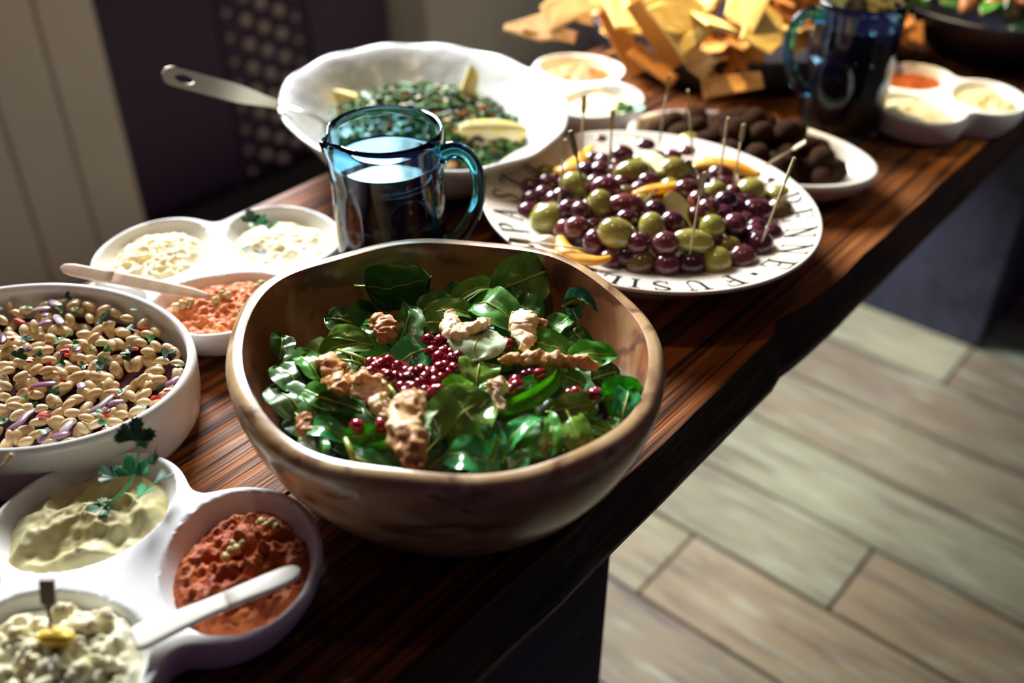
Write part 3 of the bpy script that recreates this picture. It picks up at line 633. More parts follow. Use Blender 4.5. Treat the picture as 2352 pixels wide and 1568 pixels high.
def two_tone(name, p, r, ang, rot, label, cat='lemon', rind=None, flesh=None):
    t = empty(name, p, rot); me = wedge(r, name, ang, rind=rind, flesh=flesh)
    for part, idx in (('rind', 0), ('flesh', 1)):
        bm = bmesh.new(); bm.from_mesh(me); bmesh.ops.delete(bm, geom=[f for f in bm.faces if f.material_index != idx], context='FACES'); m2 = bpy.data.meshes.new(part); bm.to_mesh(m2); bm.free()
        m2.materials.append(rind or M['lemon']); m2.materials.append(flesh or M['lemon_flesh']); link(part, m2, t)
    tag(t, label, cat, None); return t
two_tone('lemon_wedge', at(1135, 298, TZ+.068), .034, 1.5, (.9, .15, .35), 'plump lemon wedge on the herb salad closest to the olive plate')
two_tone('lemon_wedge', at(1062, 205, TZ+.074), .026, 1.2, (.2, -1.0, .9), 'lemon wedge standing upright in the middle of the herb salad')
two_tone('lemon_wedge', at(835, 232, TZ+.055), .036, 1.2, (.7, .2, -.35), 'lemon wedge lying behind the nearer blue jug in the embossed bowl')
# ladle
A0 = at(372, 168, TZ+.150); A1 = at(640, 240, TZ+.088); A2 = at(765, 290, TZ+.06)
t = empty('serving_spoon', A1)
dirv = (A1-A0); Ls = dirv.length; dx = dirv.normalized(); uz = (CC-A0); uz = (uz-dx*uz.dot(dx)).normalized(); sy = dx.cross(uz).normalized()
def bar(s0, s1, wfn0, wfn1, n=26, th=.0014):
    V = []; Fc = []
    for i in range(n+1):
        s = s0+(s1-s0)*i/n; c = A0-A1+dx*s+uz*(.006*math.sin(PI*s/Ls))
        for wv in (wfn0(s), wfn1(s)):
            for q in (-1, 1): V.append(c+sy*wv+uz*(q*th))
    for i in range(n):
        b = i*4; Fc += [[b, b+4, b+6, b+2], [b+1, b+3, b+7, b+5], [b, b+1, b+5, b+4], [b+2, b+6, b+7, b+3]]
    Fc += [[0, 2, 3, 1], [n*4, n*4+1, n*4+3, n*4+2]]
    return V, Fc
def hw(s): 
    u = s/Ls; return 0.0005+.0095*min(1, math.sqrt(max(0, u/.09)*(2-max(0, u/.09))) if u < .09 else 1)*(1-.55*ss(.55, 1, u))
def hole(s):
    u = (s/Ls-.17)/.075; return .0042*math.sqrt(max(0, 1-u*u))
V, Fc, _ = join([bar(0, Ls, hole, hw, 60), bar(0, Ls, lambda s: -hw(s), lambda s: -hole(s), 60)]); link('handle', recalc(mesh('handle', V, Fc, M['steel'], False)), t)
V, Fc = sweep([Vector((0, 0, 0)), (A2-A1)*.5+Vector((0, 0, .003)), A2-A1], [.0035, .0026, .0035], 10, (1.3, .6)); link('neck', recalc(mesh('neck', V, Fc, M['steel'])), t)
V, Fc = disc(lambda a: .030*(1+.25*math.cos(2*a)), lambda x, y, s, a: -.010*(1-s*s), 10, 32); V2 = [(x, y, z-.0014) for x, y, z in V]; V3, F3, _ = join([(V, Fc), (V2, [q[::-1] for q in Fc])])
link('spoon_bowl', mesh('spoon_bowl', V3, F3, M['steel']), t, loc=A2-A1+Vector((.03, -.008, .002)))
tag(t, 'steel serving spoon with slotted handle leaning over the embossed bowl', 'spoon')
# ================================================================== paddles and loose picks
def paddle(name, P, W, th, m, label, cat, twist=0):
    P = [Vector(p) for p in P]; c0 = P[len(P)//2]; t = empty(name, c0); V = []; Fc = []; n = len(P); cs = 10
    for i, p in enumerate(P):
        tg = (P[min(n-1, i+1)]-P[max(0, i-1)]).normalized(); s = tg.cross(Vector((0, 0, 1))).normalized(); u = s.cross(tg)
        s, u = s*math.cos(twist)+u*math.sin(twist), u*math.cos(twist)-s*math.sin(twist)
        for k in range(cs):
            a = 2*PI*k/cs; ca, sa = math.cos(a), math.sin(a); e = .45
            V.append(p-c0+s*(W[i]*math.copysign(abs(ca)**e, ca))+u*(th*math.copysign(abs(sa)**e, sa)))
    for i in range(n-1):
        for k in range(cs): Fc.append([i*cs+k, i*cs+(k+1) % cs, (i+1)*cs+(k+1) % cs, (i+1)*cs+k])
    Fc += [list(range(cs)), [(n-1)*cs+k for k in range(cs)]]
    # handle and blade as two parts
    h = n//2
    for part, a, b in (('blade', 0, h), ('handle', h, n-1)):
        vv = V[a*cs:(b+1)*cs]; ff = [[i*cs+k, i*cs+(k+1) % cs, (i+1)*cs+(k+1) % cs, (i+1)*cs+k] for i in range(b-a) for k in range(cs)]
        ff += [list(range(cs)), [(b-a)*cs+k for k in range(cs)]]
        link(part, recalc(mesh(part, vv, ff, m, True)), t)
    tag(t, label, cat); return t
def interp(P, W, n=24):
    Q = []; X = []
    for i in range(n+1):
        f = i/n*(len(P)-1); k = min(len(P)-2, int(f)); u = f-k; Q.append(Vector(P[k]).lerp(Vector(P[k+1]), u)); X.append(W[k]+(W[k+1]-W[k])*u)
    return Q, X
P = [at(306, 1470, TZ+.047), at(325, 1462, TZ+.047), at(345, 1452, TZ+.047), at(400, 1430, TZ+.0475), at(480, 1396, TZ+.049), at(560, 1362, TZ+.051), at(620, 1338, TZ+.052), at(660, 1321, TZ+.052), at(680, 1312, TZ+.052), at(689, 1308, TZ+.052)]
paddle('spreading_paddle', *interp(P, [.009, .0105, .0105, .0085, .0068, .0070, .0078, .0075, .0055, .0015]), .0016, M['paddle'], 'white flat spreading paddle laid across the nearest red dip', 'paddle')
P = [at(485, 682, TZ+.040), at(440, 672, TZ+.043), at(380, 661, TZ+.047), at(300, 645, TZ+.052), at(220, 630, TZ+.058), at(165, 619, TZ+.062), at(146, 615, TZ+.063), at(141, 614, TZ+.063)]
paddle('spreading_paddle', *interp(P, [.002, .005, .0062, .0065, .0066, .0062, .004, .001]), .0014, M['paddle_wood'], 'pale wooden spreading paddle dipped into the orange red dip', 'paddle', .5)
def pick(top, bot, label, group='bamboo picks', dark=False, paddle_w=.0026, dz=0, flag=.27, twist=0.0):
    """bamboo pick: thin shaft with a flat paddle end"""
    top, bot = Vector(top), Vector(bot); L = (top-bot).length; ax = (top-bot).normalized()
    s = ax.cross(Vector((0, 1, .3))).normalized(); s = Matrix.Rotation(twist, 3, ax) @ s; u = ax.cross(s)
    t = empty('cocktail_pick', bot); m = M['bamboo_dark'] if dark else M['bamboo']
    V, Fc = sweep([Vector((0, 0, 0)), ax*L*.1, ax*L*(1-flag)], [.0004, .0011, .0011], 6); link('shaft', recalc(mesh('shaft', V, Fc, m, True)), t)
    V = []; Fc = []
    for (l, wd) in ((1-flag-.01, .0011), (1-flag+.05, paddle_w), (.985, paddle_w), (1, paddle_w*.75)):
        for a in (-1, 1):
            for b in (-1, 1): V.append(ax*L*l+s*(wd*a)+u*(.0011*b))
    for i in range(3):
        b = i*4; Fc += [[b, b+4, b+5, b+1], [b+2, b+3, b+7, b+6], [b, b+2, b+6, b+4], [b+1, b+5, b+7, b+3]]
    Fc += [[0, 1, 3, 2], [12, 14, 15, 13]]
    link('paddle_end', recalc(mesh('paddle_end', V, Fc, m, False)), t); tag(t, label, 'pick', group); return t
PK = [((1298, 320), (1283, 478), 'upright pick stuck in the green olive nearest the P of PASTA', 1, 1.2), ((1310, 300), (1358, 506), 'dark leaning pick crossing the tip of the pick beside it', 1, .6), ((1342, 218), (1335, 372), 'pick in front of the orange slice, flag end up by the red dip', 0, .4),
      ((1408, 252), (1397, 412), 'upright pick beside the pale lemon crescent, dark flag end', 0, .8), ((1538, 170), (1513, 338), 'tallest pick, reaching up in front of the bread pan', 0, 1.3), ((1580, 207), (1592, 368), 'pick beside the tallest one, seen edge on', 0, 1.5),
      ((1672, 270), (1650, 428), 'pick in front of the brown balls, left of the broad flagged one', 0, 1.4), ((1708, 285), (1685, 426), 'broad flagged pick in front of the brown balls', 0, .7), ((1852, 325), (1745, 388), 'slanting pick pointing over the oval dish of brown balls', 0, 1.5),
      ((1825, 362), (1750, 556), 'long slanting pick stuck in the olive nearest the word PENNE', 0, 1.3), ((1618, 395), (1584, 584), 'long pick in the front of the olives with a wide flag', 0, .8), ((1577, 368), (1650, 508), 'dark pick leaning away behind the long front pick', 1, .4),
      ((1508, 436), (1470, 472), 'short stub of a pick beside the yellow peel strip', 0, .5)]
for (tp, bt, lab, dk, tw) in PK:
    zb = PZ+.042; b = at(*bt, zb); 
    if tp == (1852, 325): tpv = at(*tp, PZ+.085)
    elif tp == (1508, 436): tpv = at(*tp, PZ+.07)
    else: tpv = aty(*tp, b.y+.004)
    pick(tpv, b, lab, dark=bool(dk and lab.startswith('dark')), twist=tw)
pick(at(1168, 549, PZ+.046), at(1350, 574, PZ+.043), 'pick lying flat across the plate rim beside the wooden bowl', dark=False, twist=.2)
b = at(118, 1470, TZ+.040); pick(aty(107, 1330, b.y+.012), b, 'dark brown pick standing in the chunky potato dip', 'picks in the dips', True, .0042, flag=.42, twist=.1)
b = at(-22, 1105, TZ+.045); pick(at(27, 1042, TZ+.062), b, 'thin pick poking in beside the bean dish', 'picks in the dips', False, .0012, twist=.2)
# ================================================================== OLIVES
def olive_mesh(name, m, k):
    V, Fc = uvsphere(18, 12, lambda v: Vector((v.x, v.y, v.z*1.0)) * (1-.12*max(0, v.z)**14-.05*max(0, -v.z)**8))
    return mesh(name, V, Fc, m)
OM = {'P': olive_mesh('purple_olive', M['ol_purple'], 0), 'G': olive_mesh('green_olive', M['ol_green'], 0), 'B': olive_mesh('brown_olive', M['ol_brown'], 0)}
OL = """P 1220 432 24 23 0|P 1256 425 26 24 10|P 1221 461 24 22 0|P 1213 490 26 24 20|P 1247 450 24 22 0|G 1260 503 42 33 -20|G 1320 427 33 30 20|G 1256 400 26 22 0|P 1305 483 24 23 0|P 1334 487 24 23 0|P 1326 523 28 24 0|P 1368 556 30 29 0
G 1418 538 44 33 25|P 1392 434 35 27 5|G 1380 471 34 27 75|P 1437 472 42 25 0|P 1504 485 25 24 0|G 1498 526 37 28 80|P 1528 561 30 28 0|P 1531 611 31 29 0|B 1471 606 34 27 -30|P 1378 336 26 25 0|P 1428 361 28 26 0|P 1385 376 22 22 0|P 1347 397 25 23 0
P 1378 396 24 23 0|P 1361 372 22 21 0|G 1452 399 42 29 -10|G 1463 335 25 23 0|P 1482 342 26 22 0|P 1490 419 26 21 0|G 1543 395 37 30 -20|P 1542 367 24 22 0|P 1403 599 28 26 0|P 1437 590 28 26 0|P 1543 512 27 26 0|G 1583 331 31 24 0|P 1578 357 24 21 0
G 1685 368 24 18 0|P 1654 406 31 26 0|P 1747 410 28 22 0|P 1718 412 26 22 0|G 1723 442 34 31 -10|G 1645 439 23 22 0|P 1684 442 18 17 0|P 1666 464 28 24 -20|P 1777 433 31 24 5|G 1786 456 31 28 -30|B 1790 490 34 31 60|P 1738 486 36 27 10|P 1688 518 28 27 0
G 1636 522 28 27 0|P 1578 439 30 25 10|P 1606 462 26 24 0|P 1627 482 27 25 0|G 1592 556 47 27 10|G 1672 566 29 22 0|P 1703 596 33 32 0|P 1742 564 33 32 0|P 1771 538 26 22 0|P 1733 538 24 22 0|G 1646 602 33 33 0|P 1586 608 32 28 0|P 1525 562 28 26 0
P 1465 560 26 25 0|P 1440 505 26 22 0|P 1290 455 24 22 0|P 1350 445 24 22 0|P 1470 440 24 22 0|P 1610 425 24 22 0|P 1600 500 26 24 0|P 1660 495 26 24 0|P 1560 540 26 24 0|P 1640 560 26 24 0|P 1290 530 26 24 0|P 1430 425 24 22 0|P 1530 445 24 22 0|P 1510 370 24 22 0|P 1620 380 22 21 0
G 1475 465 24 22 0|P 1700 540 28 25 0|P 1480 500 24 22 0|P 1690 480 26 24 0|P 1760 470 26 24 0|P 1440 555 24 22 0|P 1552 475 24 22 0|P 1300 425 22 20 0|P 1410 400 22 20 0|P 1610 590 26 24 0"""
items = []
for row in OL.replace('\n', '|').split('|'):
    k, px, py, rx, ry, an = row.split(); px, py, rx, ry, an = map(float, (px, py, rx, ry, an))
    p0 = at(px, py, PZ+.04); rho = plate_r(p0.x-PC.x, p0.y-PC.y); z = PZ+.019+.022*(1-min(1, (rho/.78))**2)+ry*.00022+(.006 if rho < .6 else 0)
    if len(items) >= 67: z -= .008
    p = at(px, py, z); D = (p-CC).dot(FW)/FPX
    o = link({'P': 'purple_olive', 'G': 'green_olive', 'B': 'brown_olive'}[k], OM[k]); an = math.radians(an)
    X = (RT*math.cos(an)-UP*math.sin(an)); Y = (RT*math.sin(an)+UP*math.cos(an)); Zv = X.cross(Y)
    mm = Matrix((X, Y, Zv)).transposed().to_4x4() @ Matrix.Diagonal((rx*D*1.13, ry*D*1.13, ry*D*1.13, 1)) @ Matrix.Rotation(PI/2, 4, 'Y') @ Matrix.Rotation(random.uniform(0, 6), 4, 'Z'); mm.translation = p; o.matrix_world = mm
    items.append((o, p.x, p.y, {'P': 'glossy purple olive', 'G': 'glossy green olive', 'B': 'glossy brown olive'}[k]))
got = [(q[1], q[2]) for q in items]; n = 0
for tries in range(4000):
    if n >= 46: break
    a = random.uniform(0, 2*PI); s_ = .66*math.sqrt(random.random()); x, y = ellin((PC.x, PC.y), PA, PR, s_, a)
    if min(math.hypot(x-q[0], y-q[1]) for q in got) < .0135: continue
    k = random.choices('PGB', [8, 2, 2])[0]; o = link({'P': 'purple_olive', 'G': 'green_olive', 'B': 'brown_olive'}[k], OM[k]); r = random.uniform(.0105, .0125)
    o.location = (x, y, PZ+.024+.016*(1-(s_/.78)**2)); o.scale = (r, r, r*1.15); o.rotation_euler = (random.random()*6, random.random()*6, random.random()*6); got.append((x, y)); n += 1
    items.append((o, x, y, {'P': 'half hidden purple olive', 'G': 'half hidden green olive', 'B': 'half hidden brown olive'}[k]))
clock_labels(items, (PC.x, PC.y), 'on the lettered plate', 'olive', 'olives on the lettered plate')
def arc_piece(name, pix, z, w0, w1, m, label, cat, th=.6):
    P = [at(x, y, z+dz) for x, y, dz in pix]; Q, X = interp(P, w0, 20)
    # smooth the path
    for _ in range(3): Q = [Q[0]]+[(Q[i-1]+Q[i]*2+Q[i+1])/4 for i in range(1, len(Q)-1)]+[Q[-1]]
    c = Q[len(Q)//2].copy(); V, Fc = sweep([q-c for q in Q], X, 12, (1, th)); o = link(name, recalc(mesh(name, V, Fc, m)), loc=c); tag(o, label, cat); return o
arc_piece('orange_slice', [(1270, 388, 0), (1300, 395, .003), (1335, 370, .004), (1358, 335, .002)], PZ+.040, [.004, .012, .011, .003], 0, M['orange'], 'orange slice at the back of the olives by the T of PASTA', 'orange')
arc_piece('orange_peel', [(1286, 545, 0), (1296, 578, 0), (1335, 596, 0), (1375, 600, 0), (1402, 590, 0)], PZ+.036, [.004, .0095, .0085, .006, .003], 0, M['orange'], 'curved orange peel at the plate front by the wooden bowl', 'orange')
arc_piece('peel_strip', [(1455, 446, 0), (1490, 437, .002), (1530, 432, .002), (1558, 424, 0)], PZ+.052, [.004, .0075, .0085, .005], 0, M['orange'], 'bright yellow orange peel strip in the middle of the olives', 'peel')
arc_piece('lemon_slice', [(1590, 384, 0), (1630, 375, .002), (1690, 384, .002), (1746, 402, 0)], PZ+.040, [.004, .011, .011, .004], 0, M['orange'], 'long yellow citrus slice at the back of the olives', 'lemon')
arc_piece('lemon_slice', [(1456, 362, 0), (1485, 355, .002), (1512, 372, .002), (1520, 398, 0)], PZ+.052, [.003, .0095, .011, .003], 0, M['lemon_pale'], 'pale lemon crescent among the olives beside the upright picks', 'lemon', .5)
two_tone('lemon_half', at(1570, 500, PZ+.046), .024, 2.0, (.7, .9, -.5), 'cut lemon half in the middle of the olives', rind=M['lemon'], flesh=M['lemon_pale'])
o = blob('garlic_clove', M['ceramic_warm'], at(1252, 556, PZ+.030), .009, 3, .3, 12, 8, (1.4, .8, .7)); tag(o, 'small pale garlic clove by the P of the plate lettering', 'garlic')
# ================================================================== FALAFEL
V, Fc = uvsphere(16, 11, lambda v: v*(1+.10*nz(v.x*2.2, v.y*2.2, v.z*2.2)+.05*nz(v.x*7, v.y*7, v.z*7))); FM = mesh('fried_ball', V, Fc, M['falafel'])
items = []; pts = []
for layer, (n, smax, z0) in enumerate(((60, .78, .026), (34, .66, .043), (7, .3, .056))):
    pl_ = []
    for tries in range(2500):
        if len(pl_) >= n: break
        a = random.uniform(0, 2*PI); s = smax*math.sqrt(random.random()); x, y = ellin(OC, OA, OR, s, a)
        if all(math.hypot(x-q[0], y-q[1]) > .0285 for q in pl_):
            pl_.append((x, y)); o = link('fried_ball', FM); r = random.uniform(.0145, .0175); o.location = (x, y, TZ+z0+random.uniform(-.002, .003)); o.scale = (r, r, r*.92); o.rotation_euler = (random.random()*6, random.random()*6, random.random()*6)
            items.append((o, x, y, ['lower dark fried ball', 'upper dark fried ball', 'topmost dark fried ball'][layer]))
clock_labels(items, (OC.x, OC.y), 'in the oval dish', 'falafel', 'fried balls in the oval dish')
# ================================================================== BREAD
def chip_mesh(kind):
    P = {'tri': [(-.5, -.42), (.5, -.30), (.42, .34), (0, .5), (-.42, .30)], 'strip': [(-.5, -.22), (.5, -.18), (.5, .16), (-.46, .24)], 'wedge': [(-.5, -.08), (.1, -.36), (.5, -.36), (.5, .32), (.1, .34), (-.5, .06)], 'round': [(math.cos(a*PI/7)*.5, math.sin(a*PI/7)*.5) for a in range(14)]}[kind]
    n = len(P); cx = sum(p[0] for p in P)/n; cy = sum(p[1] for p in P)/n; V = []; Fc = []
    def zc(x, y): return .18*(x*x)-.12*y*y+.06*nz(x*3, y*3, 1)
    rings = [0, .5, .93, 1]
    for side in (1, -1):
        b = len(V); V.append((cx, cy, zc(cx, cy)+.03*side))
        for s in rings[1:]:
            for (x, y) in P: X, Y = cx+(x-cx)*s, cy+(y-cy)*s; V.append((X, Y, zc(X, Y)+side*(.03 if s < 1 else .014)))
        for k in range(n):
            f = [b, b+1+k, b+1+(k+1) % n]; Fc.append(f if side > 0 else f[::-1])
            for r in range(2):
                q = [b+1+r*n+k, b+1+(r+1)*n+k, b+1+(r+1)*n+(k+1) % n, b+1+r*n+(k+1) % n]; Fc.append(q if side > 0 else q[::-1])
    b2 = 1+3*n
    for k in range(n):
        a0 = 1+2*n+k; a1 = 1+2*n+(k+1) % n; Fc.append([a0, a0+b2, a1+b2, a1])
    return V, Fc
CM = [recalc(mesh('bread_chip', *chip_mesh(k), M['chip'], False)) for k in ('tri', 'strip', 'wedge')]
CP = [recalc(mesh('flatbread', *chip_mesh(k), M['chip_pale'], False)) for k in ('round', 'tri')]
items = []
def orient(o, p, ax, up, s):
    X = Vector(ax).normalized(); Z = (Vector(up)-X*Vector(up).dot(X)).normalized(); Y = Z.cross(X); m = Matrix((X, Y, Z)).transposed().to_4x4() @ Matrix.Diagonal((*s, 1)); m.translation = p; o.matrix_world = m
for i in range(262):
    a = random.uniform(-PI*1.1, PI*.1) if i < 200 else random.uniform(-PI*.8, -PI*.2); s = random.uniform(.42, 1.06) if i < 200 else random.uniform(.6, 1.0); r = .215*s
    x, y = CB.x+r*math.cos(a), CB.y+r*math.sin(a); z = TZ+.062+.125*(1-s**2)+random.uniform(-.012, .02)
    out = Vector((math.cos(a), math.sin(a), 0)); tl = random.uniform(-1.15, .55); ax = out*math.cos(tl)+Vector((0, 0, math.sin(tl)))+Vector((random.uniform(-.5, .5), random.uniform(-.3, .3), 0)); up = Vector((random.uniform(-.8, .8), random.uniform(-.9, .3), .8))
    ki = random.randrange(3); o = link('bread_chip', CM[ki]); L = random.uniform(.048, .085); orient(o, (x, y, z), ax, up, (L, L*random.uniform(.45, .8), L*.8)); items.append((o, x, y, 'toasted flatbread '+('triangle', 'strip', 'wedge')[ki]))
clock_labels(items, (CB.x, CB.y), 'in the black pan', 'bread', 'bread chips in the black pan')
items = []
for (px, py, z, L, me, ax, up) in [(1225, 62, .11, .075, CM[2], (1, -.1, .1), (0, -.5, .8)), (1262, 72, .105, .07, CM[1], (1, -.2, -.2), (.2, -.4, .8)), (1300, 20, .13, .07, CM[0], (1, .3, .3), (0, -.6, .8)), (1430, 95, .085, .095, CM[1], (.5, -.3, -.9), (.3, -.9, .2)), (1510, 75, .11, .10, CM[1], (.55, -.2, -.8), (-.2, -.9, .3)), (1500, 150, .075, .07, CM[1], (.75, -.3, -.5), (.1, -.6, .7)), (1680, 195, .055, .08, CM[1], (1, .15, .1), (0, -.6, .7)), (1590, 130, .09, .06, CM[2], (.8, -.3, -.5), (0, -.6, .7))]:
    p = at(px, py, TZ+z); o = link('bread_chip', me); orient(o, p, ax, up, (L, L*.8, L*.7)); items.append((o, p.x, p.y, 'jutting bread chip'))
clock_labels(items, (CB.x, CB.y), 'of the black pan', 'bread', 'bread chips in the black pan')
items = []
for i in range(16):
    p = at(random.uniform(1400, 1840), random.uniform(-25, 75), TZ+random.uniform(.105, .145)); o = link('flatbread', CP[1]); L = random.uniform(.065, .09); orient(o, p, (random.uniform(-1, 1), random.uniform(-1, .2), random.uniform(-.3, .3)), (random.uniform(-.4, .4), -.6, .8), (L, L*.85, L)); items.append((o, p.x, p.y, 'top pale flatbread'))
clock_labels(items, (CB.x, CB.y), 'of the bread heap', 'bread', 'flatbreads on top of the bread heap')
# ================================================================== leaves
def leaf_geo(L, Wd, curl=.2, cup=.15, rip=.03, fold=0, seed=0, twist=0):
    nu, nv = 8, 14; V = []; UV = []; Fc = []
    T = Wd*.012
    def P(u, v):
        w = Wd/2*(max(0, 1-abs(2*v**.80-1)**2.5)**.52*(1-.10*v)+.012)
        x = u*w; y = L*v; z = -curl*L*((v-.45)**2)*2.2+cup*Wd*(u*u)*.5+rip*Wd*nz(u*2.1+seed, v*4.2+seed, seed)*2.2 + .012*Wd*math.sin(v*PI*9-abs(u)*5)*abs(u)
        if fold: 
            a = fold*(1 if u > 0 else -1); x, z = x*math.cos(a), z+abs(x)*math.sin(abs(a))
        if twist: a = twist*(v-.5); x, z = x*math.cos(a)-z*math.sin(a), x*math.sin(a)+z*math.cos(a)
        return Vector((x, y, z))
    for side in (1, -1):
        for j in range(nv+1):
            for i in range(nu+1):
                u = -1+2*i/nu; v = j/nv; p = P(u, v); p.z += T*side*(.5 if 0 < i < nu and 0 < j < nv else 0); V.append(p); UV.append(((u+1)/2, v))
    g = nu+1; n1 = (nv+1)*g
    for j in range(nv):
        for i in range(nu):
            q = [j*g+i, j*g+i+1, (j+1)*g+i+1, (j+1)*g+i]; Fc.append(q); Fc.append([x+n1 for x in q[::-1]])
    rib = [P(0, v/10)+Vector((0, 0, T*.8)) for v in range(0, 10)]
    return V, Fc, UV, rib
def leaf_thing(base, tip, wpx, col, roll=0, curl=.25, cup=.12, rip=.05, fold=0, stem=.0, twist=0, seed=0, up=None, name='spinach_leaf', rib=True, mats=None):
    base, tip = Vector(base), Vector(tip); tip = tip+(tip-base)*.10; L = (tip-base).length; D = ((base+tip)/2-CC).dot(FW)/FPX; Wd = wpx*D*1.38
    Y = (tip-base).normalized(); u0 = Vector(up) if up else Vector((0, -.62, .78)); Z = (u0-Y*u0.dot(Y)).normalized(); X = Y.cross(Z)
    Rr = Matrix.Rotation(math.radians(roll), 3, Y); Z = Rr @ Z; X = Rr @ X
    mw = Matrix((X, Y, Z)).transposed().to_4x4(); mw.translation = base
    V, Fc, UV, rb = leaf_geo(L, Wd, curl, cup, rip, fold, seed, twist)
    m = (mats or LM)[col]
    if not rib: return link(name, mesh(name, V, Fc, m, True, None, UV), mw=mw)
    t = empty(name, mw=mw); link('blade', mesh('blade', V, Fc, m, True, None, UV), t)
    if rib:
        pts = ([rb[0]+Vector((0, -stem, -stem*.25)), rb[0]+Vector((0, -stem*.5, -stem*.06))] if stem else [])+rb
        n = len(pts); V, Fc = sweep(pts, [.0013*(1-.72*i/n)*(1 if stem else .8) for i in range(n)], 6); link('stem', mesh('stem', V, Fc, M['stem']), t)
    return t
DESC = {'d': 'dark green spinach leaf', 'o': 'olive green spinach leaf', 'm': 'mid green spinach leaf', 'b': 'bright green spinach leaf', 'l': 'lime green spinach leaf', 'p': 'pale underside-up spinach leaf', 't': 'teal spinach leaf curled on the wall', 'g': 'glossy green spinach leaf', 'y': 'yellow-mottled spinach leaf'}
def zs(px, py): # height of the salad top above the table
    p = at(px, py, TZ+.088); r = math.hypot((p.x-BC.x)/.15, (p.y-BC.y)/.145); return .086+.014*(1-min(1, r)**2)+.010*max(0, -(p.y-BC.y)/.145)
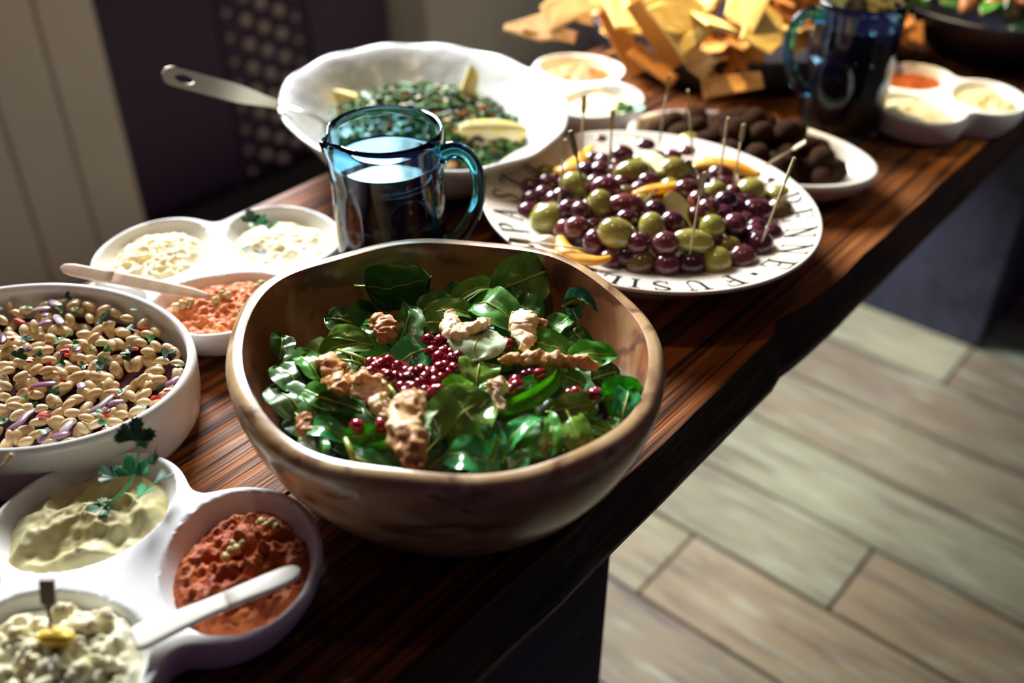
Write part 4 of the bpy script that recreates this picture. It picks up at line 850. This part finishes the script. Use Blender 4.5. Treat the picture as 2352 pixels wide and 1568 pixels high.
# base px, tip px, width px, colour, dz base, dz tip, roll, curl, fold, stem
LV = [
 ((838, 664), (974, 648), 98, 'd', .012, .020, 0, .2, 0, .01), ((1257, 622), (1140, 668), 92, 'o', .024, .010, 10, .3, .1, .008), ((1145, 645), (1030, 686), 40, 'o', .014, .006, 20, .4, .5, .004), ((1088, 678), (1188, 735), 74, 'm', .012, .006, -15, .4, .1, 0),
 ((1106, 750), (1082, 818), 104, 'p', .016, .012, 0, .25, 0, .004), ((1104, 815), (1094, 882), 74, 'y', .010, .006, -10, .5, 0, 0), ((922, 784), (946, 698), 62, 'd', .006, .020, 35, .3, .5, .004), ((1098, 706), (960, 716), 46, 'o', .004, .006, 25, .4, .2, .004),
 ((970, 742), (1032, 738), 38, 'o', .002, .002, 10, .3, 0, 0), ((850, 778), (722, 808), 50, 'o', .010, .004, 15, .5, .4, .006), ((738, 762), (846, 770), 34, 'y', .012, .012, -20, .6, .3, 0), ((805, 738), (748, 728), 46, 'd', .004, .008, 0, .3, 0, 0), ((945, 780), (842, 797), 30, 'm', .004, .002, 30, .3, .4, .004),
 ((990, 790), (902, 838), 66, 'g', .010, .008, 0, .35, 0, .004), ((902, 806), (838, 830), 34, 'm', .004, .002, 0, .3, .1, 0), ((650, 765), (645, 815), 46, 'd', .010, .004, -30, .3, .2, 0), ((738, 866), (690, 812), 54, 'm', .004, .012, 30, .3, .25, .004), ((690, 892), (640, 832), 66, 'd', .004, .012, 30, .3, .1, 0),
 ((700, 950), (625, 880), 74, 'd', .0, .010, 25, .3, .1, 0), ((690, 888), (760, 926), 44, 'm', .010, .004, -10, .4, .2, 0), ((745, 912), (845, 946), 34, 'd', .004, .002, 15, -.4, .3, .003), ((700, 972), (792, 996), 44, 'g', .010, .006, -20, .5, .3, .003), ((785, 1004), (898, 994), 42, 'b', .006, .008, 10, .5, .2, .004),
 ((830, 1038), (915, 1020), 26, 'b', .002, .006, 15, .3, .3, 0), ((800, 1042), (888, 1082), 50, 'g', .002, .0, 0, .4, .1, .0), ((1012, 1000), (1112, 905), 116, 'y', .008, .024, -8, .3, 0, .022), ((1018, 908), (1075, 872), 50, 'l', .014, .022, -20, .5, .1, .0), ((1012, 972), (1022, 914), 30, 'b', .006, .012, 50, .2, .3, 0),
 ((1020, 1028), (1142, 1062), 66, 'g', .010, .006, -15, .7, .2, .0), ((1150, 1036), (1226, 948), 46, 'g', .004, .018, -35, .4, .25, .004), ((1160, 948), (1305, 858), 38, 'l', .010, .022, 30, .5, .55, .006), ((1298, 862), (1345, 886), 34, 'b', .014, .006, 0, .4, .2, 0), ((1272, 944), (1378, 924), 52, 'y', .010, .012, 10, .5, .1, .003),
 ((1252, 1052), (1238, 950), 80, 'm', .004, .012, -20, .3, .2, .004), ((1250, 1030), (1272, 972), 34, 'y', .012, .016, 20, .4, .3, 0), ((1305, 952), (1345, 1040), 56, 'y', .014, .004, 10, .4, .3, .006), ((1384, 920), (1472, 900), 76, 'b', .010, .022, 20, .4, .0, .004), ((1432, 955), (1446, 880), 46, 'g', .020, .026, 10, .3, .1, 0),
 ((1345, 974), (1402, 990), 30, 'm', .004, .006, 0, .3, .3, 0), ((1302, 822), (1408, 806), 56, 'b', .010, .018, -20, .3, .0, .004), ((1202, 776), (1310, 806), 58, 'm', .012, .012, -15, .25, 0, .004), ((1312, 720), (1250, 776), 44, 'm', .022, .010, 25, .3, .3, .004), ((1276, 790), (1322, 768), 36, 'm', .006, .012, 0, .3, .1, 0),
 ((1305, 752), (1352, 792), 36, 'd', .012, .010, 0, .3, .1, 0), ((1290, 686), (1362, 690), 46, 't', .030, .036, -35, .6, .7, .0), ((1328, 738), (1310, 700), 34, 't', .022, .030, 0, .3, .6, 0), ((1142, 808), (1198, 814), 26, 'm', .002, .002, 0, .3, .1, 0), ((1198, 884), (1242, 870), 24, 'g', .010, .012, 0, .4, .2, 0),
 ((960, 716), (1040, 680), 46, 'd', .004, .010, 0, .3, .1, 0), ((955, 990), (992, 932), 40, 'p', .018, .022, -25, .5, .3, 0), ((1170, 1074), (1210, 1042), 34, 'g', .006, .010, 0, .5, .2, 0), ((1140, 1052), (1150, 978), 26, 'g', .008, .014, 30, .4, .4, 0), ((742, 1052), (746, 1008), 20, 'g', .006, .010, 30, .4, .4, 0),
 ((1108, 1002), (1142, 982), 28, 'g', .010, .014, 0, .5, .2, 0), ((1120, 895), (1108, 880), 22, 'g', .008, .010, 0, .3, .1, 0), ((660, 930), (720, 990), 60, 'd', .0, .0, 10, .3, .1, 0), ((680, 1000), (740, 1040), 50, 'd', -.002, .0, 0, .3, .1, 0), ((1160, 1000), (1110, 1060), 44, 'm', .0, .0, 0, .3, 0, 0),
 ((1300, 1030), (1380, 1000), 50, 'm', .0, .002, 0, .3, 0, 0), ((1390, 960), (1420, 1000), 44, 'm', .002, .004, 0, .3, 0, 0), ((1180, 700), (1240, 720), 60, 'd', .002, .004, 0, .3, 0, 0), ((1250, 905), (1310, 960), 60, 'd', .002, .0, 0, .3, 0, 0), ((880, 880), (960, 930), 60, 'd', -.002, -.002, 0, .3, 0, 0),
 ((790, 900), (860, 960), 70, 'd', -.004, -.004, 0, .3, 0, 0), ((1050, 1020), (990, 1070), 50, 'd', .0, .0, 0, .3, 0, 0), ((1360, 870), (1420, 850), 50, 'd', .002, .008, 0, .3, 0, 0), ((900, 760), (830, 740), 50, 'd', -.002, .0, 0, .3, 0, 0), ((1060, 700), (1120, 660), 50, 'd', -.002, .0, 0, .3, 0, 0), ((720, 800), (670, 850), 60, 'd', -.004, .0, 0, .3, 0, 0),
]
items = []
for i, (b, tp, wd, c, db, dt, roll, curl, fold, stem) in enumerate(LV):
    B = at(*b, TZ+zs(*b)+db); Tp = at(*tp, TZ+zs(*tp)+dt)
    o = leaf_thing(B, Tp, wd, c, roll, curl, .12, .06, fold, stem, 0, i*1.37, up={0: (.25, -1, .05), 1: (-.2, -1, .35)}.get(i)); q = (B+Tp)/2
    items.append((o, q.x, q.y, DESC[c]))
# loose upright stem pieces
def stalk(a, b, za, zb, r, label):
    A, B = at(*a, TZ+zs(*a)+za), at(*b, TZ+zs(*b)+zb); c = (A+B)/2; V, Fc = sweep([A-c, Vector((0, 0, .001)), B-c], [r*.8, r, r*1.1], 8); o = link('spinach_stalk', mesh('spinach_stalk', V, Fc, M['stem']), loc=c); tag(o, label, 'stalk')
stalk((776, 803), (846, 830), .014, .014, .0013, 'thin lime stalk pointing at the pomegranate seeds')
stalk((893, 885), (915, 918), .016, .012, .0013, 'short green stalk poking out beside the largest chicken strip')
stalk((793, 1006), (818, 1068), .012, .004, .0018, 'yellow green stalk at the front of the salad near the rim')
stalk((784, 826), (830, 838), .008, .004, .0012, 'dull green stalk just below the thin lime stalk')
# dark leaves filling the bowl underneath
for i in range(46):
    a = random.uniform(0, 2*PI); r = .118*math.sqrt(random.random()); x, y = BC.x+r*math.cos(a), BC.y+r*math.sin(a); rr = r/.118
    z = TZ+.077-.006*rr+random.uniform(-.006, .006); d = random.uniform(0, 2*PI); L = random.uniform(.03, .05)
    B = Vector((x, y, z)); Tp = B+Vector((math.cos(d)*L, math.sin(d)*L, random.uniform(-.004, .010)))
    if math.hypot((Tp.x-BC.x), (Tp.y-BC.y)) > .128: Tp = B-(Tp-B)
    o = leaf_thing(B, Tp, random.uniform(80, 120), random.choice('ddo'), random.uniform(-25, 25), .3, .1, .08, .1, 0, 0, 100+i, rib=False); q = (B+Tp)/2; items.append((o, q.x, q.y, DESC['d'].replace('leaf', 'leaf underneath')))
clock_labels(items, (BC.x, BC.y), 'in the wooden bowl', 'leaf', 'spinach leaves in the wooden bowl')
bed = disc(lambda a: .118, lambda x, y, s, a: .060+.010*(1-s*s)+.004*frac(x*60, y*60, 2), 14, 48); o = link('salad_bed', mesh('salad_bed', *bed, mat('salad_shade', (.010, .022, .010), .8, .1)), loc=BC); tag(o, 'shaded tangle of spinach leaves deep down in the wooden bowl', 'salad', kind='stuff')  # dark disc; shade deep between the leaves put into its colour
# ================================================================== CHICKEN
def chicken(pix, W, m, label, zo=.012, seed=0, flat=.75):
    P = [at(x, y, TZ+zs(x, y)+zo+dz) for x, y, dz in pix]; D = (P[0]-CC).dot(FW)/FPX; n = 44; Q = []; X = []
    for i in range(n+1):
        f = i/n*(len(P)-1); k = min(len(P)-2, int(f)); u = f-k; p0, p1, p2, p3 = [P[max(0, min(len(P)-1, k+q))] for q in (-1, 0, 1, 2)]
        Q.append(.5*((2*p1)+(-p0+p2)*u+(2*p0-5*p1+4*p2-p3)*u*u+(-p0+3*p1-3*p2+p3)*u**3)); e = min(1, i/5+.12, (n-i)/5+.12); X.append((W[k]+(W[k+1]-W[k])*u)/2*D*math.sqrt(e))
    c = Q[n//2].copy(); V, Fc = sweep([q-c for q in Q], X, 26, (1, flat)); sc = 230
    V = [v+v.normalized()*0 + Vector((nz(v.x*sc+seed, v.y*sc, v.z*sc), nz(v.x*sc+9, v.y*sc+seed, v.z*sc), nz(v.x*sc, v.y*sc+5, v.z*sc+seed)))*.0030 + Vector((nz(v.x*620, v.y*620, seed), nz(v.y*620, v.z*620, seed), nz(v.z*620, v.x*620, seed)))*.0009 + Vector((nz(v.x*80+seed, v.y*80, v.z*80), nz(v.x*80+9, v.y*80+seed, v.z*80), nz(v.x*80, v.y*80+5, v.z*80+seed)))*.0038 for v in [Vector(q) for q in V]]
    o = link('chicken_piece', recalc(mesh('chicken_piece', V, Fc, m)), loc=c); tag(o, label, 'chicken', 'chicken pieces in the salad'); return o
chicken([(1030, 720, 0), (1042, 765, .002), (1075, 752, .004), (1122, 738, .002)], [30, 52, 40, 22], M['chicken_pale'], 'pale chicken piece behind the pale underside-up spinach leaf', .014, 1)
chicken([(1178, 735, 0), (1205, 740, .004), (1205, 775, .002), (1206, 808, 0)], [38, 56, 40, 14], M['chicken_pale'], 'cream chicken piece tapering down beside the round translucent leaf', .016, 2)
chicken([(1205, 728, .006), (1232, 734, .004), (1247, 756, 0)], [20, 20, 10], M['chicken_brown'], 'small browned curl of chicken against the cream tapering piece', .016, 3)
chicken([(1150, 826, 0), (1210, 824, .004), (1290, 828, .004), (1366, 840, 0)], [26, 36, 36, 18], M['chicken'], 'long thin browned chicken strip lying across the salad', .014, 4, 1)
chicken([(742, 822, .004), (760, 838, .004), (772, 868, 0), (790, 905, 0)], [34, 46, 54, 48], M['chicken'], 'browned chicken chunk on the bean dish side of the salad', .012, 5)
chicken([(796, 872, 0), (830, 866, .004), (872, 878, 0)], [22, 30, 18], M['chicken'], 'short dark-topped chicken strip beside the pomegranate seeds', .014, 6)
chicken([(812, 905, 0), (850, 898, .002), (885, 880, .003), (915, 872, 0)], [36, 44, 48, 26], M['chicken_pale'], 'pale shredded chicken between the seeds and the browned chunk', .008, 7)
chicken([(972, 898, .004), (940, 930, .004), (926, 975, .004), (944, 1030, .002), (962, 1088, 0)], [36, 72, 78, 70, 18], M['chicken'], 'largest chicken strip, pointing down to the front rim', .018, 8, .55)
chicken([(885, 915, 0), (872, 940, 0), (876, 965, 0)], [40, 46, 24], M['chicken_pale'], 'white chicken shred tucked against the largest strip', .012, 9)
chicken([(1150, 880, .004), (1138, 905, .004), (1146, 942, 0)], [42, 38, 30], M['chicken_pale'], 'knobbly little chicken piece beside the big olive leaf', .014, 10)
chicken([(865, 735, 0), (885, 752, .004), (890, 782, 0)], [40, 52, 44], M['chicken_brown'], 'orange brown chicken cube in the shade at the back', .012, 11, .9)
chicken([(690, 955, 0), (702, 975, 0), (712, 998, 0)], [34, 44, 26], M['chicken_brown'], 'dark orange chicken piece against the bowl wall under a glossy leaf', .004, 12)
# ================================================================== POMEGRANATE
V, Fc = uvsphere(10, 7, lambda v: Vector((v.x*(1+.12*(v.z < 0)), v.y, v.z*1.25))*(1+.24*nz(v.x*2.1, v.y*2.1, v.z*2.1))); PM = mesh('pomegranate_seed', V, Fc, M['pom'])
PS = [(942, 797), (985, 781), (1000, 793), (992, 806), (1027, 803), (1043, 783), (1005, 825), (1020, 827), (1040, 829), (1050, 815), (1010, 843), (1024, 842), (1027, 856), (1045, 846), (995, 862), (852, 830), (863, 832), (876, 830), (893, 835), (903, 849), (916, 842), (923, 848), (930, 856), (945, 855), (884, 862), (894, 866), (848, 850), (921, 872), (922, 888), (940, 884), (960, 877), (972, 880), (985, 857), (990, 872), (980, 896), (990, 906), (1001, 899), (1010, 898), (935, 902), (738, 841), (753, 842), (1181, 876), (1190, 888), (1206, 864), (1216, 861), (1241, 859), (1175, 893), (1312, 905), (1322, 904), (1366, 905), (1371, 898), (822, 980), (856, 925), (863, 923), (880, 976), (1036, 815), (1015, 810), (956, 866), (868, 846), (860, 842), (968, 852), (976, 866), (1032, 790), (1012, 783), (1000, 878), (950, 893), (1155, 785), (1165, 790), (908, 862), (938, 868), (1002, 850), (1016, 865)]
items = []
for i, (px, py) in enumerate(PS):
    p = at(px+random.uniform(-3, 3), py+random.uniform(-3, 3), TZ+zs(px, py)+.012+random.uniform(-.003, .003)); o = link('pomegranate_seed', PM); r = random.uniform(.0036, .0050); o.location = p; o.scale = (r, r, r); o.rotation_euler = (random.random()*6, random.random()*6, random.random()*6); items.append((o, p.x, p.y, 'ruby pomegranate seed'))
clock_labels(items, (BC.x, BC.y), 'in the wooden bowl', 'pomegranate', 'pomegranate seeds on the salad')
# ================================================================== BEANS
def bean_mesh(b, fat):
    V, Fc = uvsphere(14, 10, lambda v: Vector((v.z*1.0+0, v.x*fat+b*(1-v.z*v.z)*.5, v.y*fat*.92)))
    return mesh('white_bean', V, Fc, M['bean'])
BM = [bean_mesh(.18, .56), bean_mesh(-.2, .60), bean_mesh(.05, .62), bean_mesh(.28, .54)]
BT = """900 110 95 5|715 140 70 10|690 175 75 -15|750 215 60 30|850 190 75 35|985 205 95 -25|1170 195 110 20|1205 300 100 5|660 310 90 60|845 295 60 60|1030 360 80 -10|1165 430 110 8|795 440 80 -15|890 485 80 -55|1265 490 60 -20|1330 525 50 20|1055 545 65 60|1480 560 80 40|1600 580 80 25|1400 610 80 10
1540 700 110 20|760 670 100 8|980 650 90 -20|1090 765 85 70|1215 740 80 65|1295 730 50 80|195 840 105 -50|735 840 100 -25|915 830 90 25|480 835 70 -30|345 780 75 -60|440 790 70 -15|465 690 60 0|165 255 80 20|90 190 70 70|350 595 70 -25|440 600 80 -20|620 530 60 10|555 390 80 75|225 410 60 70|320 370 60 75|30 310 60 45
610 935 85 5|905 1000 95 -5|340 1020 105 -8|130 1080 75 -40|40 1040 80 20|50 930 60 30|1350 875 105 -50|1510 870 90 -15|1490 790 60 10|1240 1030 90 50|1370 1005 85 -50|1370 1095 100 0|1300 1170 95 -15|1145 1140 70 60|1150 1205 80 20|655 1110 80 -50|685 1190 85 -5|540 1260 70 0|360 1285 70 -20|165 1210 110 -50|140 1130 70 -5|255 1140 90 0
380 1150 70 -10|245 1350 75 -20|160 1420 90 80|245 1465 90 -10|85 1425 60 80|335 1400 70 -25|820 1240 80 5|920 1225 60 10|790 1330 95 40|915 1300 60 -20|1090 1280 70 5|650 1290 60 -30|1700 620 60 60|1700 820 70 -60|1740 820 60 70|1705 720 60 10|1400 450 95 15|1490 420 90 45|1360 340 70 -60|75 790 90 0|200 705 80 -5|30 740 70 0|1125 530 60 45
965 530 55 -10|1030 920 55 80|1060 1005 50 -10|20 1140 60 0|590 820 60 60|680 580 50 0|420 170 80 -10|530 170 70 20|250 210 60 0|480 480 70 30|60 500 70 0|560 150 60 -20|1330 1250 60 0"""
items = []; taken = []
def add_bean(p, L, an, name_d):
    o = link('white_bean', random.choice(BM)); a = math.radians(-an); X = (RT*math.cos(a)+(UP*.75+FW*.4).normalized()*math.sin(a)); X = (X+Vector((0, 0, random.uniform(-.35, .35)))).normalized(); Z = Vector((random.uniform(-.4, .4), random.uniform(-.6, .1), 1)); Y = Z.cross(X).normalized(); Z = X.cross(Y)
    m = Matrix((X, Y, Z)).transposed().to_4x4() @ Matrix.Diagonal((L/2, L/2, L/2, 1)); m.translation = p; o.matrix_world = m; items.append((o, p.x, p.y, name_d))
def dish_s(x, y):
    dx, dy = x-DC.x, y-DC.y; c, s = math.cos(-DR), math.sin(-DR); return math.hypot((dx*c-dy*s)/DA[0], (dx*s+dy*c)/DA[1])
for row in BT.replace('\n', '|').split('|'):
    x, y, l, an = map(float, row.split()); px, py = x/4.126, 660+y/4.126
    z = TZ+.0475+random.uniform(-.003, .003); p = at(px, py, z); s = dish_s(p.x, p.y)
    if s > .87: k = .87/s; p = Vector((DC.x+(p.x-DC.x)*k, DC.y+(p.y-DC.y)*k, z))
    D = (p-CC).dot(FW)/FPX; L = max(.0125, min(.0205, l/4.126*D*1.32)); add_bean(p, L, an, 'white bean'); taken.append(p)
n = 0
for tries in range(6000):
    if n >= 140: break
    a = random.uniform(0, 2*PI); s = .86*math.sqrt(random.random()); x, y = ellin(DC, DA, DR, s, a)
    u = Vector((x, y, TZ+.042)); v = u-CC; px = CW/2+FPX*v.dot(RT)/v.dot(FW)
    if px < -40: continue
    low = min((math.hypot(q.x-x, q.y-y) for q in taken), default=1)
    if low < .0064: continue
    add_bean(Vector((x, y, TZ+.036+random.uniform(-.003, .003)+(.003 if low > .011 else 0))), random.uniform(.0145, .0185), random.uniform(-90, 90), 'shaded white bean'); taken.append(Vector((x, y, 0))); n += 1
clock_labels(items, (DC.x, DC.y), 'in the white dish', 'bean', 'white beans in the deep dish')
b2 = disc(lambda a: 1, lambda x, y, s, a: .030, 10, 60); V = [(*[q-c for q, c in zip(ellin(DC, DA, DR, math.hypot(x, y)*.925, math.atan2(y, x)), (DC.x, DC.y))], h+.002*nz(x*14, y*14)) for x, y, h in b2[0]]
o = link('bean_gap_shade', mesh('bean_gap_shade', V, b2[1], mat('gap_shade', (.035, .010, .014), .9, .03)), loc=DC); tag(o, 'dark sheet under the white beans, shade between them put into its colour', 'shade', kind='stuff')  # dark sheet; shade in the gaps between beans put into its colour
# peppers, onion, herbs in the bean dish
items = []
for i, (x, y, l) in enumerate([(185, 320, 70), (610, 600, 60), (640, 640, 50), (115, 490, 30), (460, 715, 40), (1370, 390, 40), (1300, 420, 40), (1280, 580, 40), (1130, 1010, 50), (1480, 1040, 75), (1595, 970, 55), (425, 1215, 80), (600, 880, 40), (280, 700, 40), (460, 530, 40), (300, 960, 30), (1010, 1215, 35), (820, 720, 40)]):
    p = at(x/4.126, 660+y/4.126, TZ+.0535); D = (p-CC).dot(FW)/FPX; L = l/4.126*D*1.5; V, Fc = box(-L/2, L/2, -L*.26, L*.26, -.0012, .0012)
    me = mesh('pepper_piece', V, Fc, M['pepper'], False); bm = bmesh.new(); bm.from_mesh(me); bmesh.ops.recalc_face_normals(bm, faces=bm.faces); bmesh.ops.bevel(bm, geom=list(bm.edges), offset=.0007, segments=2, affect='EDGES'); bm.to_mesh(me); bm.free()
    o = link('pepper_piece', me, loc=p); o.rotation_euler = (random.uniform(-.5, .6), random.uniform(-.4, .4), random.uniform(-.5, .5)); items.append((o, p.x, p.y, 'diced red pepper piece'))
clock_labels(items, (DC.x, DC.y), 'among the white beans', 'pepper', 'red pepper among the beans')
items = []
for i, pts in enumerate([[(310, 215), (390, 200), (480, 195)], [(350, 365), (420, 330), (490, 320)], [(520, 260), (550, 300), (590, 350)], [(290, 935), (420, 915), (540, 905)], [(830, 1190), (960, 1120), (1080, 1010)], [(1000, 1130), (1080, 1085), (1180, 1075)], [(60, 1350), (190, 1290), (240, 1210), (330, 1150)], [(240, 590), (300, 585)], [(540, 640), (575, 620)], [(560, 1390), (620, 1340), (680, 1260)], [(990, 1180), (1040, 1175)], [(480, 110), (510, 160), (590, 170)], [(1560, 930), (1640, 890), (1700, 840)], [(0, 440), (25, 480), (20, 540)], [(400, 255), (450, 270)], [(480, 1420), (560, 1400), (650, 1380)], [(740, 560), (720, 610)], [(900, 700), (930, 730)], [(370, 1470), (420, 1400), (450, 1330)], [(760, 900), (780, 960)]]):
    P = [at(x/4.126, 660+y/4.126, TZ+.0515+.002*math.sin(k)) for k, (x, y) in enumerate(pts)]
    Q, X = interp(P, [.0034]*len(P), 10)
    for _ in range(2): Q = [Q[0]]+[(Q[k-1]+Q[k]*2+Q[k+1])/4 for k in range(1, len(Q)-1)]+[Q[-1]]
    c = Q[5].copy(); V, Fc = sweep([q-c for q in Q], [x*min(1, .35+k/3, .35+(10-k)/3) for k, x in enumerate(X)], 8, (1, .35)); o = link('onion_slice', recalc(mesh('onion_slice', V, Fc, M['onion'])), loc=c); items.append((o, c.x, c.y, 'purple onion sliver'))
clock_labels(items, (DC.x, DC.y), 'among the white beans', 'onion', 'onion slivers among the beans')
def parsley_geo(r, seed=0, lobes=5):
    """a lobed, toothed leaf lying in xy, stalk towards -y"""
    out = []; n = lobes*8
    for k in range(n+1):
        a = -PI*.62+PI*1.24*k/n; lob = abs(math.cos(a*lobes/1.24/2.0)); rr = r*(.45+.5*lob+.10*math.sin(a*23+seed)); out.append((rr*math.sin(a), rr*math.cos(a)+r*.1))
    V = []; Fc = []
    for sd in (1, -1):
        b = len(V); V.append((0, -.25*r, 0))
        for x, y in out: V.append((x, y, .16*r*math.sin(x/r*3+seed)+.12*r*math.cos(y/r*3)+sd*.00015))
        for k in range(1, n+1): f = [b, b+k+1, b+k]; Fc.append(f if sd > 0 else f[::-1])
    return V, Fc
items = []
HB = [(620, 470, 70, 0), (560, 500, 60, 0), (975, 710, 75, 0), (960, 770, 60, 0), (1440, 490, 60, 0), (960, 1175, 60, 0), (520, 1000, 70, 0), (990, 1275, 75, 0), (180, 650, 80, 1), (420, 1350, 60, 0), (1240, 560, 60, 1), (1220, 620, 70, 1), (1560, 640, 90, 1), (1640, 650, 60, 1), (950, 290, 90, 1), (1070, 240, 60, 1), (1200, 680, 50, 1), (620, 90, 60, 1), (10, 200, 60, 1), (60, 880, 60, 1), (360, 640, 60, 1), (690, 210, 50, 0), (580, 210, 50, 0), (570, 710, 60, 0), (1380, 1120, 50, 1), (1500, 950, 70, 1), (270, 180, 50, 0), (220, 480, 60, 0), (300, 500, 50, 1), (870, 580, 50, 0), (960, 550, 40, 0), (1220, 380, 60, 0), (40, 1270, 60, 0), (340, 1110, 40, 0), (1020, 600, 50, 0), (480, 1150, 60, 1), (230, 1040, 40, 0), (780, 740, 50, 0), (1680, 740, 40, 0), (1160, 990, 60, 0), (1280, 210, 40, 0), (700, 530, 50, 0)]
for i, (x, y, l, dk) in enumerate(HB):
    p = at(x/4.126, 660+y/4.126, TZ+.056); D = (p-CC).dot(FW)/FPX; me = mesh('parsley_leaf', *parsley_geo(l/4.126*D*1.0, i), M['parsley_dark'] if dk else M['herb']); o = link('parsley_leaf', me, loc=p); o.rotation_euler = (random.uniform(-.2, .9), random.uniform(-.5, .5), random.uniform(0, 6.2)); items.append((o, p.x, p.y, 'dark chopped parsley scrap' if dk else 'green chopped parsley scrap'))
clock_labels(items, (DC.x, DC.y), 'on the white beans', 'parsley', 'parsley scraps on the beans')
# parsley sprigs
def sprig(base, nodes, leaves, label, mt='parsley_mint'):
    base = Vector(base); t = empty('parsley_sprig', base); V, Fc = sweep([Vector(n)-base for n in nodes], .0011, 6); link('stem', mesh('stem', V, Fc, M[mt]), t)
    for i, (p, r, rot, m) in enumerate(leaves):
        o = link('leaf', mesh('leaf', *parsley_geo(r, i*1.3), M[m]), t); o.location = Vector(p)-base; o.rotation_euler = rot
    tag(t, label, 'parsley')
b = at(232, 1172, TZ+.036); n1 = at(270, 1142, TZ+.045); n2 = at(300, 1110, TZ+.058); n3 = at(318, 1040, TZ+.082); n4 = at(312, 1000, TZ+.098)
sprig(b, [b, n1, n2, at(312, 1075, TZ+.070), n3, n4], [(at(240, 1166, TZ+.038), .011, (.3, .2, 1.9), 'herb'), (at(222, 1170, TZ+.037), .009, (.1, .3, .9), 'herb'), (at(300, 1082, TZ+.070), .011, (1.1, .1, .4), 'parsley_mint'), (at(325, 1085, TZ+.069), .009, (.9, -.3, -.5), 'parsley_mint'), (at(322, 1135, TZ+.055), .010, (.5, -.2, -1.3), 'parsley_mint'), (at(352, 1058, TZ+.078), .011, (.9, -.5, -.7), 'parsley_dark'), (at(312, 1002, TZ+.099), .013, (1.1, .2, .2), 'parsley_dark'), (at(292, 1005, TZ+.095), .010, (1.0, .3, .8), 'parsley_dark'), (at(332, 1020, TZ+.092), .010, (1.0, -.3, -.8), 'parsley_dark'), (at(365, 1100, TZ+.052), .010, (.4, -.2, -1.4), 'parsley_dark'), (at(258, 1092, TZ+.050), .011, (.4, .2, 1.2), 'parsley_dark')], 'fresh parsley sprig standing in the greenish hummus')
b = at(590, 520, TZ+.036); sprig(b, [b, at(598, 512, TZ+.042), at(606, 508, TZ+.044)], [(at(578, 505, TZ+.048), .012, (.7, .3, .6), 'herb'), (at(600, 512, TZ+.046), .010, (.6, 0, -.3), 'parsley_mint'), (at(618, 522, TZ+.044), .010, (.5, -.3, -1.2), 'herb'), (at(585, 520, TZ+.044), .009, (.3, .2, 2.2), 'herb')], 'parsley tuft on the smooth pale hummus by the nearer jug', 'herb')
b = at(585, 576, TZ+.036); sprig(b, [b, at(600, 580, TZ+.037)], [(at(570, 573, TZ+.038), .007, (.1, .1, 1.2), 'parsley_dark'), (at(600, 580, TZ+.038), .008, (.1, -.1, -1.2), 'parsley_dark')], 'dark parsley scrap lying low on the smooth pale hummus', 'parsley_dark')
b = at(1430, 262, TZ+.038); sprig(b, [b, at(1450, 256, TZ+.046)], [(at(1435, 252, TZ+.048), .015, (.5, .2, .5), 'herb'), (at(1455, 250, TZ+.047), .015, (.5, -.2, -.6), 'parsley_mint'), (at(1420, 262, TZ+.044), .012, (.3, .2, 1.4), 'herb')], 'parsley tuft on the cream dip behind the olive plate', 'herb')
# ================================================================== far leaf salad
items = []
for i in range(64):
    a = random.uniform(0, 2*PI); s = math.sqrt(random.random()); r = .155*s; x, y = GB.x+r*math.cos(a), GB.y+r*math.sin(a); z = TZ+.070+.06*(1-s*s)+random.uniform(-.005, .014); d = random.uniform(0, 2*PI); L = random.uniform(.035, .06)
    c = random.choice('ddodmgoy'); o = leaf_thing((x, y, z), (x+L*math.cos(d), y+L*math.sin(d), z+random.uniform(-.012, .02)), random.uniform(25, 48), c, random.uniform(-50, 50), .4, .2, .1, .2, 0, 0, 300+i, name='salad_leaf', rib=False); items.append((o, x, y, DESC[c].replace('spinach leaf', 'salad leaf')))
clock_labels(items, (GB.x, GB.y), 'in the dark far bowl', 'leaf', 'leaves in the dark far bowl')
items = []
for i in range(22):
    a = random.uniform(PI, 2*PI); s = math.sqrt(random.random()); r = .15*s; p = (GB.x+r*math.cos(a), GB.y+r*math.sin(a), TZ+.082+.06*(1-s*s)); o = blob('mushroom_piece', M['chicken_brown'], p, random.uniform(.009, .016), 200+i, .6, 10, 7, (1.3, .8, .6)); o.rotation_euler = (random.random()*6, random.random()*6, random.random()*6); items.append((o, p[0], p[1], 'brown roasted piece'))
clock_labels(items, (GB.x, GB.y), 'in the dark far bowl', 'vegetable', 'brown pieces in the dark far bowl')
